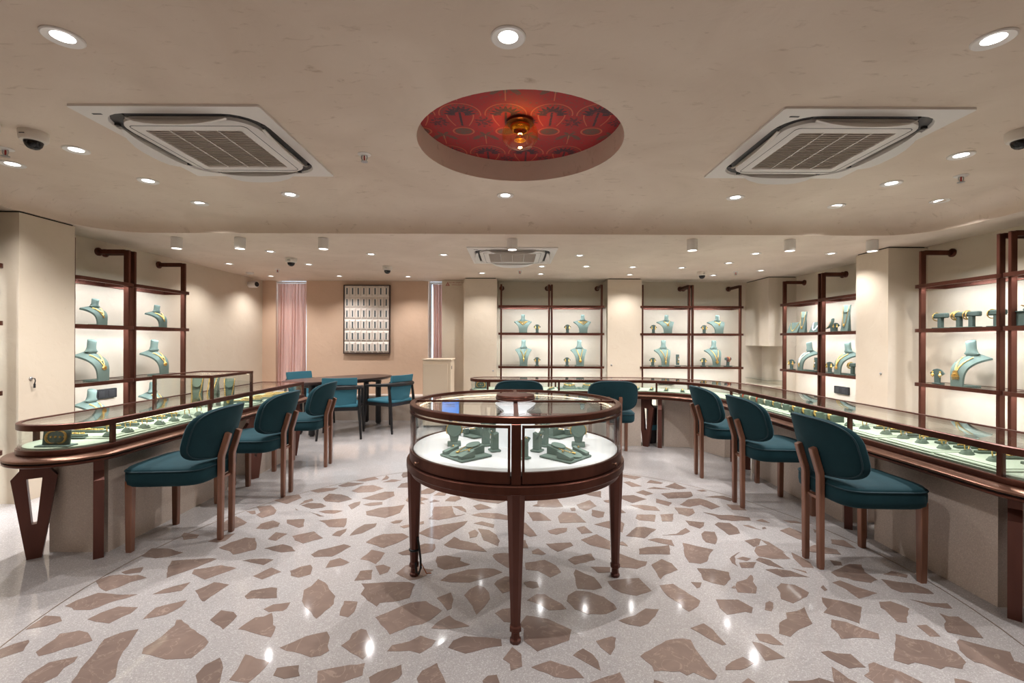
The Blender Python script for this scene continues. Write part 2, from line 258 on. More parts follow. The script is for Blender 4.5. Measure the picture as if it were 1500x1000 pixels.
# outlines of the brown stones laid in the floor (2 mm units)
CHIPS = ('-1114,1371 -1122,1421 -1071,1421 -1003,1394 -1027,1368 -1059,1356|-941,1244 -984,1306 -1000,1342 -890,1359 -875,1354 -898,1307|-1091,1274 -1079,1293 -1053,1304 -1037,1274 -1070,126'
         '4|-1121,1230 -1108,1255 -1086,1261 -1048,1256 -1034,1261 -996,1245 -1021,1224 -1031,1197 -1048,1178 -1087,1200|-1088,1111 -1084,1136 -1061,1170 -1009,1163 -955,1164 -968,1147 -987,'
         '1134 -1013,1096 -1051,1095 -1066,1105|-985,1059 -977,1085 -957,1111 -907,1107 -904,1083 -912,1072 -921,1044 -957,1050|-916,1164 -906,1188 -889,1204 -862,1224 -855,1182 -879,1172|-8'
         '57,1061 -863,1106 -829,1128 -811,1140 -804,1112 -817,1078|-889,1268 -899,1291 -874,1299 -838,1317 -785,1300 -832,1237 -856,1250|-820,1182 -808,1202 -798,1224 -750,1212 -758,1169 -7'
         '63,1134 -770,1135 -802,1166|-1088,1020 -1097,1072 -1058,1069 -1037,1052 -1054,1033|-1071,955 -1062,972 -1044,986 -1035,979 -1018,951 -1041,928 -1051,922 -1073,947|-988,947 -990,988'
         ' -997,1007 -965,1018 -939,1011 -904,984 -926,964 -939,960 -949,947 -969,935|-835,866 -855,914 -866,950 -883,989 -867,1010 -837,1024 -821,985 -809,950 -786,910 -763,879 -765,860 -76'
         '8,843 -812,836|-927,862 -934,881 -930,917 -889,935 -881,919 -885,902 -876,880 -885,863 -884,842 -919,842|-775,961 -766,1001 -766,1037 -777,1058 -766,1059 -723,1028 -670,997 -651,98'
         '1 -648,964 -653,931 -702,927 -745,940 -765,944|-793,1344 -776,1353 -738,1357 -705,1351 -717,1318 -746,1328|-712,1256 -686,1304 -646,1280 -677,1239|-624,1285 -606,1309 -582,1321 -56'
         '9,1305 -558,1267 -583,1249 -609,1259|-531,1303 -536,1346 -512,1363 -474,1336 -487,1318|-449,1355 -435,1418 -387,1397 -388,1356 -395,1327 -422,1347|-347,1396 -317,1421 -305,1423 -28'
         '8,1405 -308,1382|-392,1315 -371,1324 -346,1307 -347,1280 -365,1265|-425,1234 -426,1287 -393,1293 -381,1241|-322,1274 -306,1319 -281,1332 -252,1304 -221,1295 -236,1262 -255,1244 -27'
         '5,1237|-386,1169 -385,1198 -401,1220 -325,1228 -274,1228 -257,1217 -257,1154 -281,1139 -326,1130 -328,1114 -360,1141|-319,1071 -285,1101 -252,1130 -213,1139 -167,1099 -188,1061 -20'
         '4,1046 -231,1038 -268,1008|-522,1137 -540,1187 -529,1207 -526,1242 -500,1224 -464,1178 -447,1159 -438,1126 -447,1095 -455,1065 -477,1089 -505,1114|-406,1078 -417,1138 -382,1135 -37'
         '6,1092 -383,1071|-677,1157 -675,1183 -630,1200 -614,1196 -591,1150 -620,1147 -648,1148 -664,1145|-599,1102 -586,1122 -548,1131 -544,1105 -549,1095 -579,1090|-699,1058 -698,1097 -66'
         '4,1090 -646,1074 -645,1043 -647,1024 -676,1043|-614,1025 -600,1069 -582,1072 -571,1087 -544,1041 -534,1034 -525,997 -552,1005 -583,1016|-489,964 -471,980 -451,1001 -411,1018 -397,9'
         '99 -390,970 -381,955 -392,940 -411,935 -437,946 -470,954|-362,971 -351,990 -352,1011 -338,1028 -325,1024 -303,988 -291,960 -302,929|-259,954 -254,973 -219,986 -199,1005 -163,989 -1'
         '69,969 -189,948 -212,956 -235,954|-611,883 -612,911 -596,933 -571,904 -554,868 -547,837 -575,837|-539,872 -540,900 -550,943 -488,920 -491,889 -498,864|-461,884 -464,904 -424,912 -4'
         '09,883 -435,875|-380,896 -353,905 -294,919 -288,885 -322,865 -363,852|-274,880 -260,894 -220,915 -212,889 -216,876 -240,852 -266,862|-223,1345 -224,1374 -197,1383 -151,1368 -151,13'
         '49 -119,1327 -152,1309 -190,1295 -212,1312|-192,1237 -173,1270 -122,1297 -72,1305 -48,1302 -24,1282 -58,1256 -111,1227 -167,1229|-57,1380 -50,1394 -23,1400 15,1394 23,1372 18,1322 '
         '-9,1307 -46,1354|-45,1221 -38,1238 -16,1260 6,1257 6,1191 -22,1175 -33,1197|-120,1165 -108,1194 -88,1214 -71,1204 -57,1178 -53,1150 -67,1111 -82,1083 -95,1120|-188,1153 -156,1178 -'
         '145,1146 -144,1108 -154,1100 -170,1128|-180,1031 -166,1059 -146,1079 -131,1062 -94,1039 -127,1031 -158,1028|-38,1089 -21,1106 6,1111 19,1095 12,1052 -16,1055|41,1338 100,1356 130,1'
         '323 141,1284 108,1255 94,1272 76,1291 42,1298|64,1413 84,1432 107,1395 94,1386 65,1395|34,1228 51,1236 71,1231 74,1205 57,1199 42,1206|40,1144 66,1172 87,1172 125,1130 135,1107 92,'
         '1102 73,1124|169,1358 189,1378 246,1399 251,1357 186,1327|175,1276 184,1300 206,1277 229,1258 241,1203 217,1193 175,1199 175,1236|229,1316 286,1314 280,1285 245,1281|140,1142 146,1'
         '166 170,1189 205,1183 236,1161 256,1128 258,1108 228,1088 182,1086 155,1107|20,1045 37,1080 86,1068 115,1045 137,1028 127,991 99,977 56,955 29,988 30,1030|-133,966 -125,989 -103,10'
         '04 -63,1001 -21,994 -19,972 -52,965 -94,948|-16,932 3,969 22,947 23,911 0,899 -2,919|41,909 81,928 99,919 125,908 142,880 110,878 85,883|129,944 153,965 170,948 178,927 178,900 152'
         ',923|185,989 223,1005 231,1000 222,969 207,945 191,969|-181,877 -175,898 -149,920 -123,866 -131,840 -164,839|-54,872 -45,885 -27,888 -21,867 -25,847 -46,847|151,868 174,879 203,890'
         ' 215,896 219,868 202,841 154,841|297,1366 327,1406 347,1384 380,1354 403,1348 392,1325 361,1305 321,1312 300,1324|409,1329 451,1365 472,1338 476,1300 424,1267 410,1248 410,1294|262'
         ',1237 306,1248 352,1254 359,1224 367,1190 321,1166 286,1180 269,1200|397,1217 436,1225 453,1191 476,1144 461,1121 429,1098 420,1115 422,1129 409,1150 401,1165|535,1310 579,1307 616'
         ',1288 603,1250 570,1217 544,1229 526,1246 534,1279|487,1234 516,1232 502,1208 491,1203|555,1475 634,1427 599,1381 581,1350 555,1336 525,1344 528,1385|401,1430 431,1444 472,1449 506'
         ',1459 487,1394 392,1395|657,1369 685,1395 710,1412 678,1382 659,1335 658,1321 651,1343|678,1369 703,1382 721,1369 701,1354|673,1344 726,1348 699,1313 664,1313|595,1209 614,1236 648'
         ',1251 671,1274 672,1266 657,1237 653,1209 634,1179 590,1184|583,1205 598,1219 592,1202|731,1361 750,1377 774,1361 785,1308 751,1328|758,1419 782,1452 823,1462 841,1434 840,1369 786'
         ',1368 753,1383|868,1411 878,1384 885,1350 874,1314 845,1319 852,1375|728,1304 764,1308 796,1297 827,1261 781,1266 752,1262|809,1312 838,1295 834,1283|706,1210 729,1230 761,1222 775'
         ',1184 757,1165 704,1135 685,1155 700,1183|617,1107 635,1136 650,1145 655,1137 643,1116 630,1101|518,1151 574,1151 584,1133 593,1116 578,1093 566,1099 516,1087 511,1115|623,1056 650'
         ',1072 662,1096 690,1102 721,1119 698,1054 657,1034 618,1006 599,1017|251,1062 295,1083 329,1111 360,1108 343,1081 318,1052 296,1040 267,1049|408,1035 446,1053 457,1030 464,980 454,'
         '977 432,1002|545,1016 577,1014 583,993 586,978 564,980 542,993|524,989 540,984 565,938 520,930|268,942 294,961 339,992 377,999 393,994 391,966 397,913 403,889 394,878 382,878 360,8'
         '96 344,888 334,899 283,899 284,914|431,913 450,927 480,941 493,923 472,910 458,904 426,903|276,877 292,869 277,848 265,848|441,869 460,882 467,870 448,849|533,875 567,875 598,883 6'
         '10,877 624,867 601,850 527,853|906,1290 994,1338 1027,1334 1004,1294 1005,1250 975,1233 937,1246 931,1257 907,1267|953,1363 978,1350 967,1330 943,1329|1046,1280 1085,1299 1112,1276'
         ' 1096,1261 1075,1272|871,1235 899,1246 921,1211 951,1182 885,1158 884,1204|1019,1254 1043,1243 1090,1229 1102,1202 1097,1181 1051,1186 1017,1187 1007,1205|1012,1155 1046,1141 1091,'
         '1138 1082,1116 1070,1116 1038,1125|823,1210 837,1221 832,1197 821,1192|793,1162 831,1147 863,1120 808,1055 786,1076 753,1097 774,1114 780,1140|924,1143 955,1146 968,1130 976,1115 9'
         '38,1079 921,1058 901,1061 906,1087 911,1109 908,1118|753,1070 781,1060 799,1037 822,1018 809,999 782,1004 755,1004 725,1000 732,1018 732,1042|934,1048 959,1051 958,1031 952,1009 92'
         '9,1009|1031,1096 1041,1083 1064,1083 1062,1067 1061,1044 1042,1004 1011,1010 982,1024 990,1039 1003,1054 1017,1064|860,1018 881,1000 907,995 920,978 937,958 934,944 928,928 902,909'
         ' 876,916 858,908 843,919 823,927 804,921 785,933|970,991 985,1000 1003,987 1052,959 1031,932 1042,924 1050,917 999,872 986,879 971,899 958,924 946,928 945,944 951,965|652,957 671,9'
         '61 682,953 710,951 711,912 676,909 664,926 657,938|644,914 650,899 654,881 663,871 642,850 609,850 626,885|691,890 709,900 723,921 739,927 754,911 772,900 789,871 762,847 683,850 6'
         '96,873|860,883 875,879 884,872 856,855 842,861|-1098,1516 -1104,1538 -1043,1522 -1033,1496 -1067,1483|-979,1471 -972,1491 -958,1518 -931,1534 -927,1476 -946,1464|-1024,1596 -1028,1'
         '644 -1017,1683 -944,1627 -943,1608 -954,1579 -978,1550|-916,1427 -903,1466 -876,1502 -842,1498 -809,1448 -795,1415 -843,1382 -869,1405|-772,1424 -752,1438 -729,1453 -690,1434 -666,'
         '1406 -705,1397|-1007,1730 -979,1740 -959,1710 -968,1703|-996,1781 -948,1796 -900,1746 -887,1704 -913,1668 -951,1697 -949,1724|-882,1574 -888,1615 -861,1646 -824,1622 -814,1592 -839'
         ',1568|-796,1490 -798,1544 -753,1532 -761,1498 -764,1478|-815,1653 -754,1660 -726,1593 -737,1581 -800,1622|-728,1514 -673,1553 -620,1500 -667,1459 -705,1483|-962,1850 -941,1907 -896'
         ',1921 -867,1883 -894,1812|-839,1800 -841,1851 -821,1875 -805,1851|-830,1797 -812,1823 -762,1821 -728,1791 -736,1772 -774,1761|-868,1969 -834,2006 -764,2013 -775,1979 -827,1948|-776'
         ',1876 -775,1935 -720,1927 -682,1902 -653,1869 -695,1832 -752,1844|-772,1733 -693,1686 -709,1684|-839,1765 -817,1746 -825,1746|-733,1733 -705,1748 -645,1741 -665,1713 -702,1716|-695'
         ',1645 -602,1668 -585,1612 -583,1588 -636,1590 -664,1623|-599,1521 -594,1554 -569,1577 -564,1549 -569,1513|-608,1384 -598,1412 -561,1435 -534,1455 -507,1441 -523,1403 -540,1372 -592'
         ',1369|-779,2045 -750,2091 -674,2080 -707,2040 -751,2026|-722,2112 -684,2159 -655,2181 -624,2144 -679,2106|-603,2171 -605,2204 -583,2171 -582,2143 -605,2121|-592,2097 -562,2139 -514'
         ',2129 -539,2102|-692,1971 -675,2037 -625,2053 -564,2009 -592,1963 -658,1949|-617,1878 -576,1929 -545,1964 -507,1965 -491,1913 -522,1860 -578,1862|-645,1799 -631,1830 -611,1843 -602'
         ',1807 -616,1756|-589,1810 -563,1831 -521,1839 -513,1811 -556,1793|-554,1735 -513,1774 -459,1789 -423,1809 -421,1723 -464,1673 -541,1701|-433,1632 -418,1650 -394,1653 -398,1628 -417'
         ',1620|-390,1596 -360,1614 -316,1645 -311,1621 -343,1602 -372,1581|-539,1519 -537,1566 -520,1613 -479,1623 -476,1595 -505,1538|-469,1470 -451,1512 -430,1533 -367,1539 -340,1513 -367'
         ',1466 -401,1430|-533,2205 -536,2246 -510,2263 -482,2228 -492,2183 -517,2167|-506,2020 -502,2078 -472,2098 -438,2069 -455,2020|-431,1856 -430,1896 -379,1900 -340,1873 -369,1849 -346'
         ',1818 -401,1817|-331,1841 -317,1868 -291,1849 -327,1833|-328,1918 -314,1958 -276,1958 -279,1918|-270,1853 -255,1907 -218,1912 -206,1879 -227,1847|-398,1966 -371,2012 -320,1994 -346'
         ',1940 -392,1934|-302,1664 -294,1704 -303,1745 -303,1788 -234,1796 -222,1739 -206,1698 -174,1712 -210,1685 -265,1655|-230,1792 -196,1794 -177,1760 -171,1730 -197,1753|-314,1540 -284'
         ',1591 -240,1615 -158,1647 -166,1610 -235,1493 -279,1513|-215,1453 -190,1514 -167,1488 -112,1464 -75,1407 -146,1420 -195,1434|-347,1396 -317,1423 -278,1462 -244,1458 -238,1433 -242,'
         '1406 -280,1387 -329,1382|-191,1899 -111,1900 -20,1860 -52,1824 -131,1851|-151,1797 -123,1823 -75,1776 -129,1754|-148,1705 -116,1726 -54,1723 -13,1700 -12,1657 -73,1673 -135,1695|-1'
         '34,1626 -106,1644 -60,1617 -62,1587 -104,1611|-146,1547 -125,1572 -111,1547 -115,1515 -137,1504|-116,1581 -77,1570 -48,1526 -37,1484 -41,1445 -91,1489 -101,1536|84,1800 104,1823 10'
         '9,1867 189,1887 204,1794 169,1786 126,1790|172,1689 196,1739 246,1726 270,1639 174,1632|60,1735 107,1733 123,1708 146,1654 77,1653 69,1694|34,1636 52,1633 69,1583 87,1525 62,1516 3'
         '3,1549|260,1817 322,1869 338,1803 286,1751 264,1780|229,1776 249,1787 247,1751 231,1751|312,1763 357,1738 342,1690 320,1681 301,1703|307,1948 389,1984 376,1901 332,1926|377,1865 40'
         '1,1873 399,1834 380,1849|125,1566 155,1584 196,1590 190,1561 154,1533 132,1544|228,1590 258,1606 277,1551 238,1540|295,1621 354,1652 392,1665 405,1628 380,1554 357,1574|229,1495 28'
         '9,1538 323,1483 310,1424 252,1457|112,1464 193,1474 198,1452 144,1409 123,1437|27,1490 47,1490 54,1431 31,1436|346,1478 363,1483 372,1448 348,1458|537,2242 627,2194 584,2154 530,21'
         '97|519,2111 550,2122 587,2052 541,2042|624,2102 655,2144 700,2103 685,2087|602,2018 640,2043 702,2010|537,1968 578,1999 608,1951 569,1928|453,1890 471,1927 518,1933 559,1883 488,18'
         '39|601,1892 650,1844 625,1806 586,1844|641,1952 694,1970 780,1980 768,1927 738,1902 650,1893|689,2044 753,2104 780,2026 738,2011|471,1816 525,1815 569,1798 573,1754 515,1761|458,16'
         '79 473,1715 542,1713 519,1647 466,1662|561,1715 615,1724 584,1651 547,1650|642,1791 709,1777 700,1735 660,1700 634,1727|384,1525 439,1598 468,1601 503,1581 442,1509|508,1531 558,15'
         '43 610,1594 615,1565 579,1537|449,1497 482,1510 527,1495 520,1450 480,1474|422,1781 436,1732 409,1727|674,1822 732,1885 781,1894 804,1870 826,1801 778,1771 757,1822 703,1796|813,19'
         '11 864,1929 898,1926 922,1892 896,1863 864,1903|812,1999 846,2008 855,1990 828,1981|864,1828 912,1817 911,1761 857,1769|734,1742 779,1715 830,1713 884,1690 874,1661 802,1657 768,16'
         '69 763,1701|726,1625 747,1644 786,1638 792,1596 779,1550 735,1536|823,1620 843,1620 866,1577 840,1596|892,1661 923,1677 932,1639 912,1649|928,1574 977,1600 1000,1547 965,1494 948,1'
         '509|644,1543 665,1566 698,1561 682,1506 657,1466 633,1480 633,1506|635,1659 697,1643 682,1612 658,1589 633,1618|993,1667 1037,1659 1049,1634 1007,1642|1052,1587 1069,1570 1038,1558'
         '|1056,1505 1095,1500 1091,1440 1068,1450 1037,1474|906,1425 977,1464 1023,1430 1013,1398 952,1407|879,1597 893,1605 892,1591 875,1585|765,1492 814,1511 825,1503 796,1462 771,1447|8'
         '23,1499 839,1484 847,1408 826,1422')

# ---------------------------------------------------------------- mesh helpers
class MB:
    """collects shapes and links them as one mesh object"""
    def __init__(s): s.b = bmesh.new(); s.m = Matrix.Identity(4); s.mi = 0
    def at(s, x=0, y=0, z=0, rz=0, rx=0, ry=0):
        s.m = Matrix.Translation((x, y, z)) @ Matrix.Rotation(rz, 4, 'Z') @ Matrix.Rotation(ry, 4, 'Y') @ Matrix.Rotation(rx, 4, 'X'); return s
    def v(s, p): return s.b.verts.new(s.m @ Vector(p))
    def f(s, vs):
        try: q = s.b.faces.new(vs); q.material_index = s.mi; return q
        except ValueError: return None
    def rings(s, rs, closed=True, caps=True, loop=False):
        V = [[s.v(p) for p in r] for r in rs]; n = len(V[0]); k = len(V)
        for i in range(k if loop else k - 1):
            a, c = V[i], V[(i + 1) % k]
            for j in range(n if closed else n - 1): s.f([a[j], a[(j + 1) % n], c[(j + 1) % n], c[j]])
        if caps and not loop:
            if len(set(rs[0])) > 2: s.f(V[0][::-1])
            if len(set(rs[-1])) > 2: s.f(V[-1])
        return s
    def box(s, c, d, bev=0, taper=1):
        x, y, z = c; a, b, h = d[0] / 2, d[1] / 2, d[2] / 2
        if bev <= 0:
            return s.rings([[(x + i * a * k, y + j * b * k, z + e * h) for i, j in ((-1, -1), (1, -1), (1, 1), (-1, 1))] for e, k in ((-1, 1), (1, taper))])
        q = bev
        ring = lambda ia, ib, zz: [(x - ia, y - ib + q, zz), (x - ia + q, y - ib, zz), (x + ia - q, y - ib, zz), (x + ia, y - ib + q, zz), (x + ia, y + ib - q, zz), (x + ia - q, y + ib, zz), (x - ia + q, y + ib, zz), (x - ia, y + ib - q, zz)]
        small = lambda zz: [(x - a + q, y - b + q, zz)] * 2 + [(x + a - q, y - b + q, zz)] * 2 + [(x + a - q, y + b - q, zz)] * 2 + [(x - a + q, y + b - q, zz)] * 2
        V = [[s.v(p) for p in ring(a, b, zz)] for zz in (z - h + q, z + h - q)]
        bt = [s.v(p) for p in (small(z - h)[0], small(z - h)[2], small(z - h)[4], small(z - h)[6])]
        tp = [s.v(p) for p in (small(z + h)[0], small(z + h)[2], small(z + h)[4], small(z + h)[6])]
        for j in range(8): s.f([V[0][j], V[0][(j + 1) % 8], V[1][(j + 1) % 8], V[1][j]])
        s.f(bt[::-1]); s.f(tp)
        for k in range(4):
            i0, i1, i2 = 2 * k, (2 * k + 1) % 8, (2 * k + 2) % 8
            s.f([V[0][i1], V[0][i0], bt[k]]); s.f([V[1][i0], V[1][i1], tp[k]])
            s.f([V[0][i2], V[0][i1], bt[k], bt[(k + 1) % 4]]); s.f([V[1][i1], V[1][i2], tp[(k + 1) % 4], tp[k]])
        return s
    def prism(s, poly, z0, z1): return s.rings([[(x, y, z0) for x, y in poly], [(x, y, z1) for x, y in poly]])
    def lathe(s, prof, n=24, sx=1, sy=1):
        rs = [[(r * sx * math.cos(2 * PI * i / n), r * sy * math.sin(2 * PI * i / n), z) for i in range(n)] if r > 1e-6 else [(0, 0, z)] * n for r, z in prof]
        if prof[0][0] > 1e-6 and prof[-1][0] > 1e-6: rs.append(rs[0])
        s.rings(rs, caps=False); return s
    def tube(s, pts, r, n=8, loop=False):
        P = [Vector(p) for p in pts]; k = len(P); rs = []; up = None
        for i in range(k):
            t = (P[(i + 1) % k] - P[i - 1]) if loop else (P[min(i + 1, k - 1)] - P[max(i - 1, 0)])
            t.normalize()
            if up is None: up = Vector((0, 0, 1)) if abs(t.z) < .9 else Vector((0, 1, 0))
            a = t.cross(up).normalized(); up = a.cross(t).normalized()
            rr = r[i] if isinstance(r, (list, tuple)) else r
            rs.append([tuple(P[i] + a * (rr * math.cos(2 * PI * j / n)) + up * (rr * math.sin(2 * PI * j / n))) for j in range(n)])
        return s.rings(rs, loop=loop)
    def ball(s, c, r, n=10, k=6, sc=(1, 1, 1)):
        rs = [[(c[0] + r * sc[0] * math.sin(PI * i / k) * math.cos(2 * PI * j / n), c[1] + r * sc[1] * math.sin(PI * i / k) * math.sin(2 * PI * j / n), c[2] - r * sc[2] * math.cos(PI * i / k)) for j in range(n)] for i in range(k + 1)]
        return s.rings(rs, caps=False)
    def bead(s, c, r):
        V = [s.v((c[0] + r * x, c[1] + r * y, c[2] + r * z)) for x, y, z in ((1, 0, 0), (0, 1, 0), (-1, 0, 0), (0, -1, 0), (0, 0, 1), (0, 0, -1))]
        for i in range(4): s.f([V[i], V[(i + 1) % 4], V[4]]); s.f([V[(i + 1) % 4], V[i], V[5]])
    def obj(s, name, mat, parent=None, loc=None, rz=0, smooth=35, wmerge=True):
        if wmerge: bmesh.ops.remove_doubles(s.b, verts=s.b.verts, dist=1e-6)
        bmesh.ops.recalc_face_normals(s.b, faces=s.b.faces)
        me = bpy.data.meshes.new(name); s.b.to_mesh(me); s.b.free()
        for mm in (mat if isinstance(mat, (list, tuple)) else [mat]): me.materials.append(M[mm] if isinstance(mm, str) else mm)
        if smooth:
            for p in me.polygons: p.use_smooth = True
            me.set_sharp_from_angle(angle=R(smooth))
        o = bpy.data.objects.new(name, me); C.objects.link(o)
        if parent: o.parent = parent
        if loc: o.location = loc
        if rz: o.rotation_euler.z = rz
        return o

def tag(o, label, cat, group=None):
    o['label'] = label; o['category'] = cat
    if group: o['group'] = group
    return o
def thing(name, label, cat, loc=(0, 0, 0), rz=0, group=None):
    o = bpy.data.objects.new(name, None); C.objects.link(o); o.location = loc; o.rotation_euler.z = rz; o.empty_display_size = .05
    return tag(o, label, cat, group)
def struct(o): o['kind'] = 'structure'; return o
KIDS = {}
def copy_tree(o, loc, rz, label=None, parent=None):
    c = o.copy(); C.objects.link(c)
    if parent: c.parent = parent
    else:
        c.location = loc; c.rotation_euler.z = rz
        if label: c['label'] = label
    for ch in list(o.children): copy_tree(ch, None, None, None, c)
    return c
def light(kind, name, e, loc, parent=None, col=WARM, size=.1, sy=None, spot=120, blend=.6, rot=None):
    l = bpy.data.lights.new(name, kind); l.energy = e; l.color = col
    if kind == 'AREA':
        l.shape = 'RECTANGLE' if sy else 'DISK'; l.size = size
        if sy: l.size_y = sy
    else: l.shadow_soft_size = size
    if kind == 'SPOT': l.spot_size = R(spot); l.spot_blend = blend
    o = bpy.data.objects.new(name, l); C.objects.link(o); o.location = loc
    if rot: o.rotation_euler = rot
    if parent: o.parent = parent
    return o
def arc(cx, cy, r, a0, a1, n): return [(cx + r * math.cos(R(a0 + (a1 - a0) * i / n)), cy + r * math.sin(R(a0 + (a1 - a0) * i / n))) for i in range(n + 1)]
def offset(loop, d):
    n = len(loop); out = []
    for i in range(n):
        p, a, b = loop[i], loop[i - 1], loop[(i + 1) % n]
        e1 = Vector((p[0] - a[0], p[1] - a[1])).normalized(); e2 = Vector((b[0] - p[0], b[1] - p[1])).normalized()
        n1 = Vector((e1.y, -e1.x)); n2 = Vector((e2.y, -e2.x)); q = (n1 + n2)
        q = q / max(.5, (1 + n1.dot(n2)))
        out.append((p[0] + q.x * d, p[1] + q.y * d))
    return out
def sweep(mb, loop, prof, i0=None, i1=None):
    """loft a closed (offset, height) section along a closed plan loop, or along part of it"""
    offs = {d: offset(loop, d) for d, z in prof}; n = len(loop)
    idx = range(n) if i0 is None else [k % n for k in range(i0, (i1 if i1 > i0 else i1 + n) + 1)]
    rs = [[(offs[d][i][0], offs[d][i][1], z) for d, z in prof] for i in idx]
    return mb.rings(rs, loop=i0 is None)
ORD = ['first', 'second', 'third', 'fourth', 'fifth', 'sixth', 'seventh', 'eighth', 'ninth', 'tenth', 'eleventh', 'twelfth', 'thirteenth', 'fourteenth', 'fifteenth', 'sixteenth']

# ---------------------------------------------------------------- room shell
mb = MB(); mb.box((0, 3.1, -.05), (9.4, 9.6, .1)); floor = struct(mb.obj('floor', 'floor'))
ring = arc(*TC, 2.26, 0, 360, 96)[:-1]
mb = MB(); mb.rings([[(TC[0] + r * math.cos(2 * PI * i / 96), TC[1] + r * math.sin(2 * PI * i / 96), z) for i in range(96)] for r, z in ((2.2575, -.004), (2.2575, .0008), (2.2625, .0008), (2.2625, -.004))], caps=False)
mb.obj('brass_inlay_ring', 'brass', floor)
rnd = random.Random(3)
for k, s in enumerate(CHIPS.split('|')):
    P = [tuple(float(v) * .002 for v in q.split(',')) for q in s.split()]
    Q = []
    for i, p in enumerate(P):
        q = P[(i + 1) % len(P)]; d = math.hypot(q[0] - p[0], q[1] - p[1]); n = max(1, min(5, int(d / .03)))
        nx, ny = -(q[1] - p[1]) / (d + 1e-9), (q[0] - p[0]) / (d + 1e-9)
        for j in range(n):
            t = j / n; jt = rnd.uniform(-.0035, .0035) if j else 0
            Q.append((p[0] + (q[0] - p[0]) * t + nx * jt, p[1] + (q[1] - p[1]) * t + ny * jt))
    mb = MB(); mb.prism(Q, -.004, .0009 + .000004 * k); mb.obj('stone_chip', 'chip', floor, smooth=0)

def wallbox(name, x0, x1, y0, y1, z0=0, z1=2.6, mat='wall', parent=None):
    mb = MB(); mb.box(((x0 + x1) / 2, (y0 + y1) / 2, (z0 + z1) / 2), (x1 - x0, y1 - y0, z1 - z0)); o = mb.obj(name, mat, parent)
    return o if parent else struct(o)
wallbox('wall_left', XL - .15, XL, -1.6, YB + .2)
wallbox('wall_right', XR, XR + .15, -1.6, YB + .2)
wallbox('wall_front', XL - .15, XR + .15, -1.75, -1.6)
WX = [(-4.02, -3.50), (-1.43, -1.17)]
wallbox('wall_back', XL, WX[0][0], YB, YB + .2, mat='pink')
wallbox('wall_back', WX[0][1], WX[1][0], YB, YB + .2, mat='pink')
wallbox('wall_back', WX[1][1], XR, YB, YB + .2)
for i, (a, b) in enumerate(WX):
    wallbox('wall_back', a, b, YB, YB + .2, 0, .42 if i == 0 else .90, mat='pink')
    win = bpy.data.objects.new('window_%d' % (i + 1), None); C.objects.link(win); win.location = ((a + b) / 2, YB + .14, 0); struct(win)
    zb = .42 if i == 0 else .90; wd = b - a
    mb = MB()
    for x in (-wd / 2 + .02, wd / 2 - .02): mb.box((x, 0, (zb + 2.32) / 2), (.04, .05, 2.32 - zb))
    for z in (zb + .02, 2.30): mb.box((0, 0, z), (wd - .08, .05, .04))
    mb.obj('window_frame', 'light_frame', win)
    mb = MB(); mb.box((0, 0, (zb + 2.32) / 2), (wd - .08, .008, 2.24 - zb)); mb.obj('pane', 'glass', win)
    mb = MB(); mb.box((0, -.12, zb + .012), (wd, .2, .024), .004); mb.obj('window_sill', 'light_frame', win)
# stone bench ledge along the back wall
mb = MB(); mb.box((-2.72, YB - .15, .185), (3.06, .298, .37)); lb = struct(mb.obj('trim_1', 'stone'))
mb = MB(); mb.box((-2.72, YB - .155, .385), (3.06, .306, .03), .004); mb.obj('ledge_top', 'cream', lb)
# ceilings
TX0, TX1, TY1, RR = -3.90, 3.93, 4.33, .45
edge = [(TX1, -1.6)] + arc(TX1 - RR, TY1 - RR, RR, 0, 90, 10) + arc(TX0 + RR, TY1 - RR, RR, 90, 180, 10) + [(TX0, -1.6)]
mb = MB()
outer = [(XL - .1, -1.6), (XL - .1, YB + .1), (XR + .1, YB + .1), (XR + .1, -1.6)]
lowpoly = outer + edge
for z in (ZL, ZL + .22): mb.f([mb.v((x, y, z)) for x, y in lowpoly])
lowc = struct(mb.obj('ceiling', 'ceil', smooth=0))
# curved cove between the two levels
cov = [(0, ZL), (0, ZL + .045), (.012, ZL + .085), (.04, ZL + .125), (.085, ZL + .155), (.15, ZL + .176), (.24, ZL + .187), (.36, ZL + .1905)]
el = offset(edge + [(TX0 + 2, -1.6), (TX1 - 2, -1.6)], 0)
full = edge
mb = MB(); rs = []
for i, p in enumerate(full):
    a = full[max(i - 1, 0)]; c = full[min(i + 1, len(full) - 1)]
    tx = Vector((c[0] - a[0], c[1] - a[1])).normalized(); nrm = Vector((-tx.y, tx.x))
    rs.append([(p[0] + nrm.x * d, p[1] + nrm.y * d, z) for d, z in cov])
mb.rings(rs, closed=False, caps=False); mb.obj('cove', 'ceil', lowc, smooth=60)
RC = (.045, 2.81); RRAD = .625
mb = MB()
for sgn in (1, -1):
    n = 32; A = [(RC[0] + RRAD * math.cos(PI * i / n), RC[1] + sgn * RRAD * math.sin(PI * i / n)) for i in range(n + 1)]
    far = TY1 - .25 if sgn > 0 else -1.6
    poly = [(TX1 - .25, RC[1]), (TX1 - .25, far), (TX0 + .25, far), (TX0 + .25, RC[1])] + A[::-1]
    mb.f([mb.v((x, y, ZU)) for x, y in poly])
upc = struct(mb.obj('ceiling', 'ceil', smooth=0))
mb = MB(); mb.rings([[(RC[0] + r * math.cos(2 * PI * i / 64), RC[1] + r * math.sin(2 * PI * i / 64), z) for i in range(64)] for r, z in ((RRAD, ZU), (RRAD - .002, ZU + .15))], caps=False)
mb.obj('recess_rim', 'ceil', upc, smooth=80)
mb = MB(); mb.rings([[(r * math.cos(2 * PI * i / 64), r * math.sin(2 * PI * i / 64), z) for i in range(64)] for r, z in ((RRAD + .01, .0), (RRAD + .01, .01))])
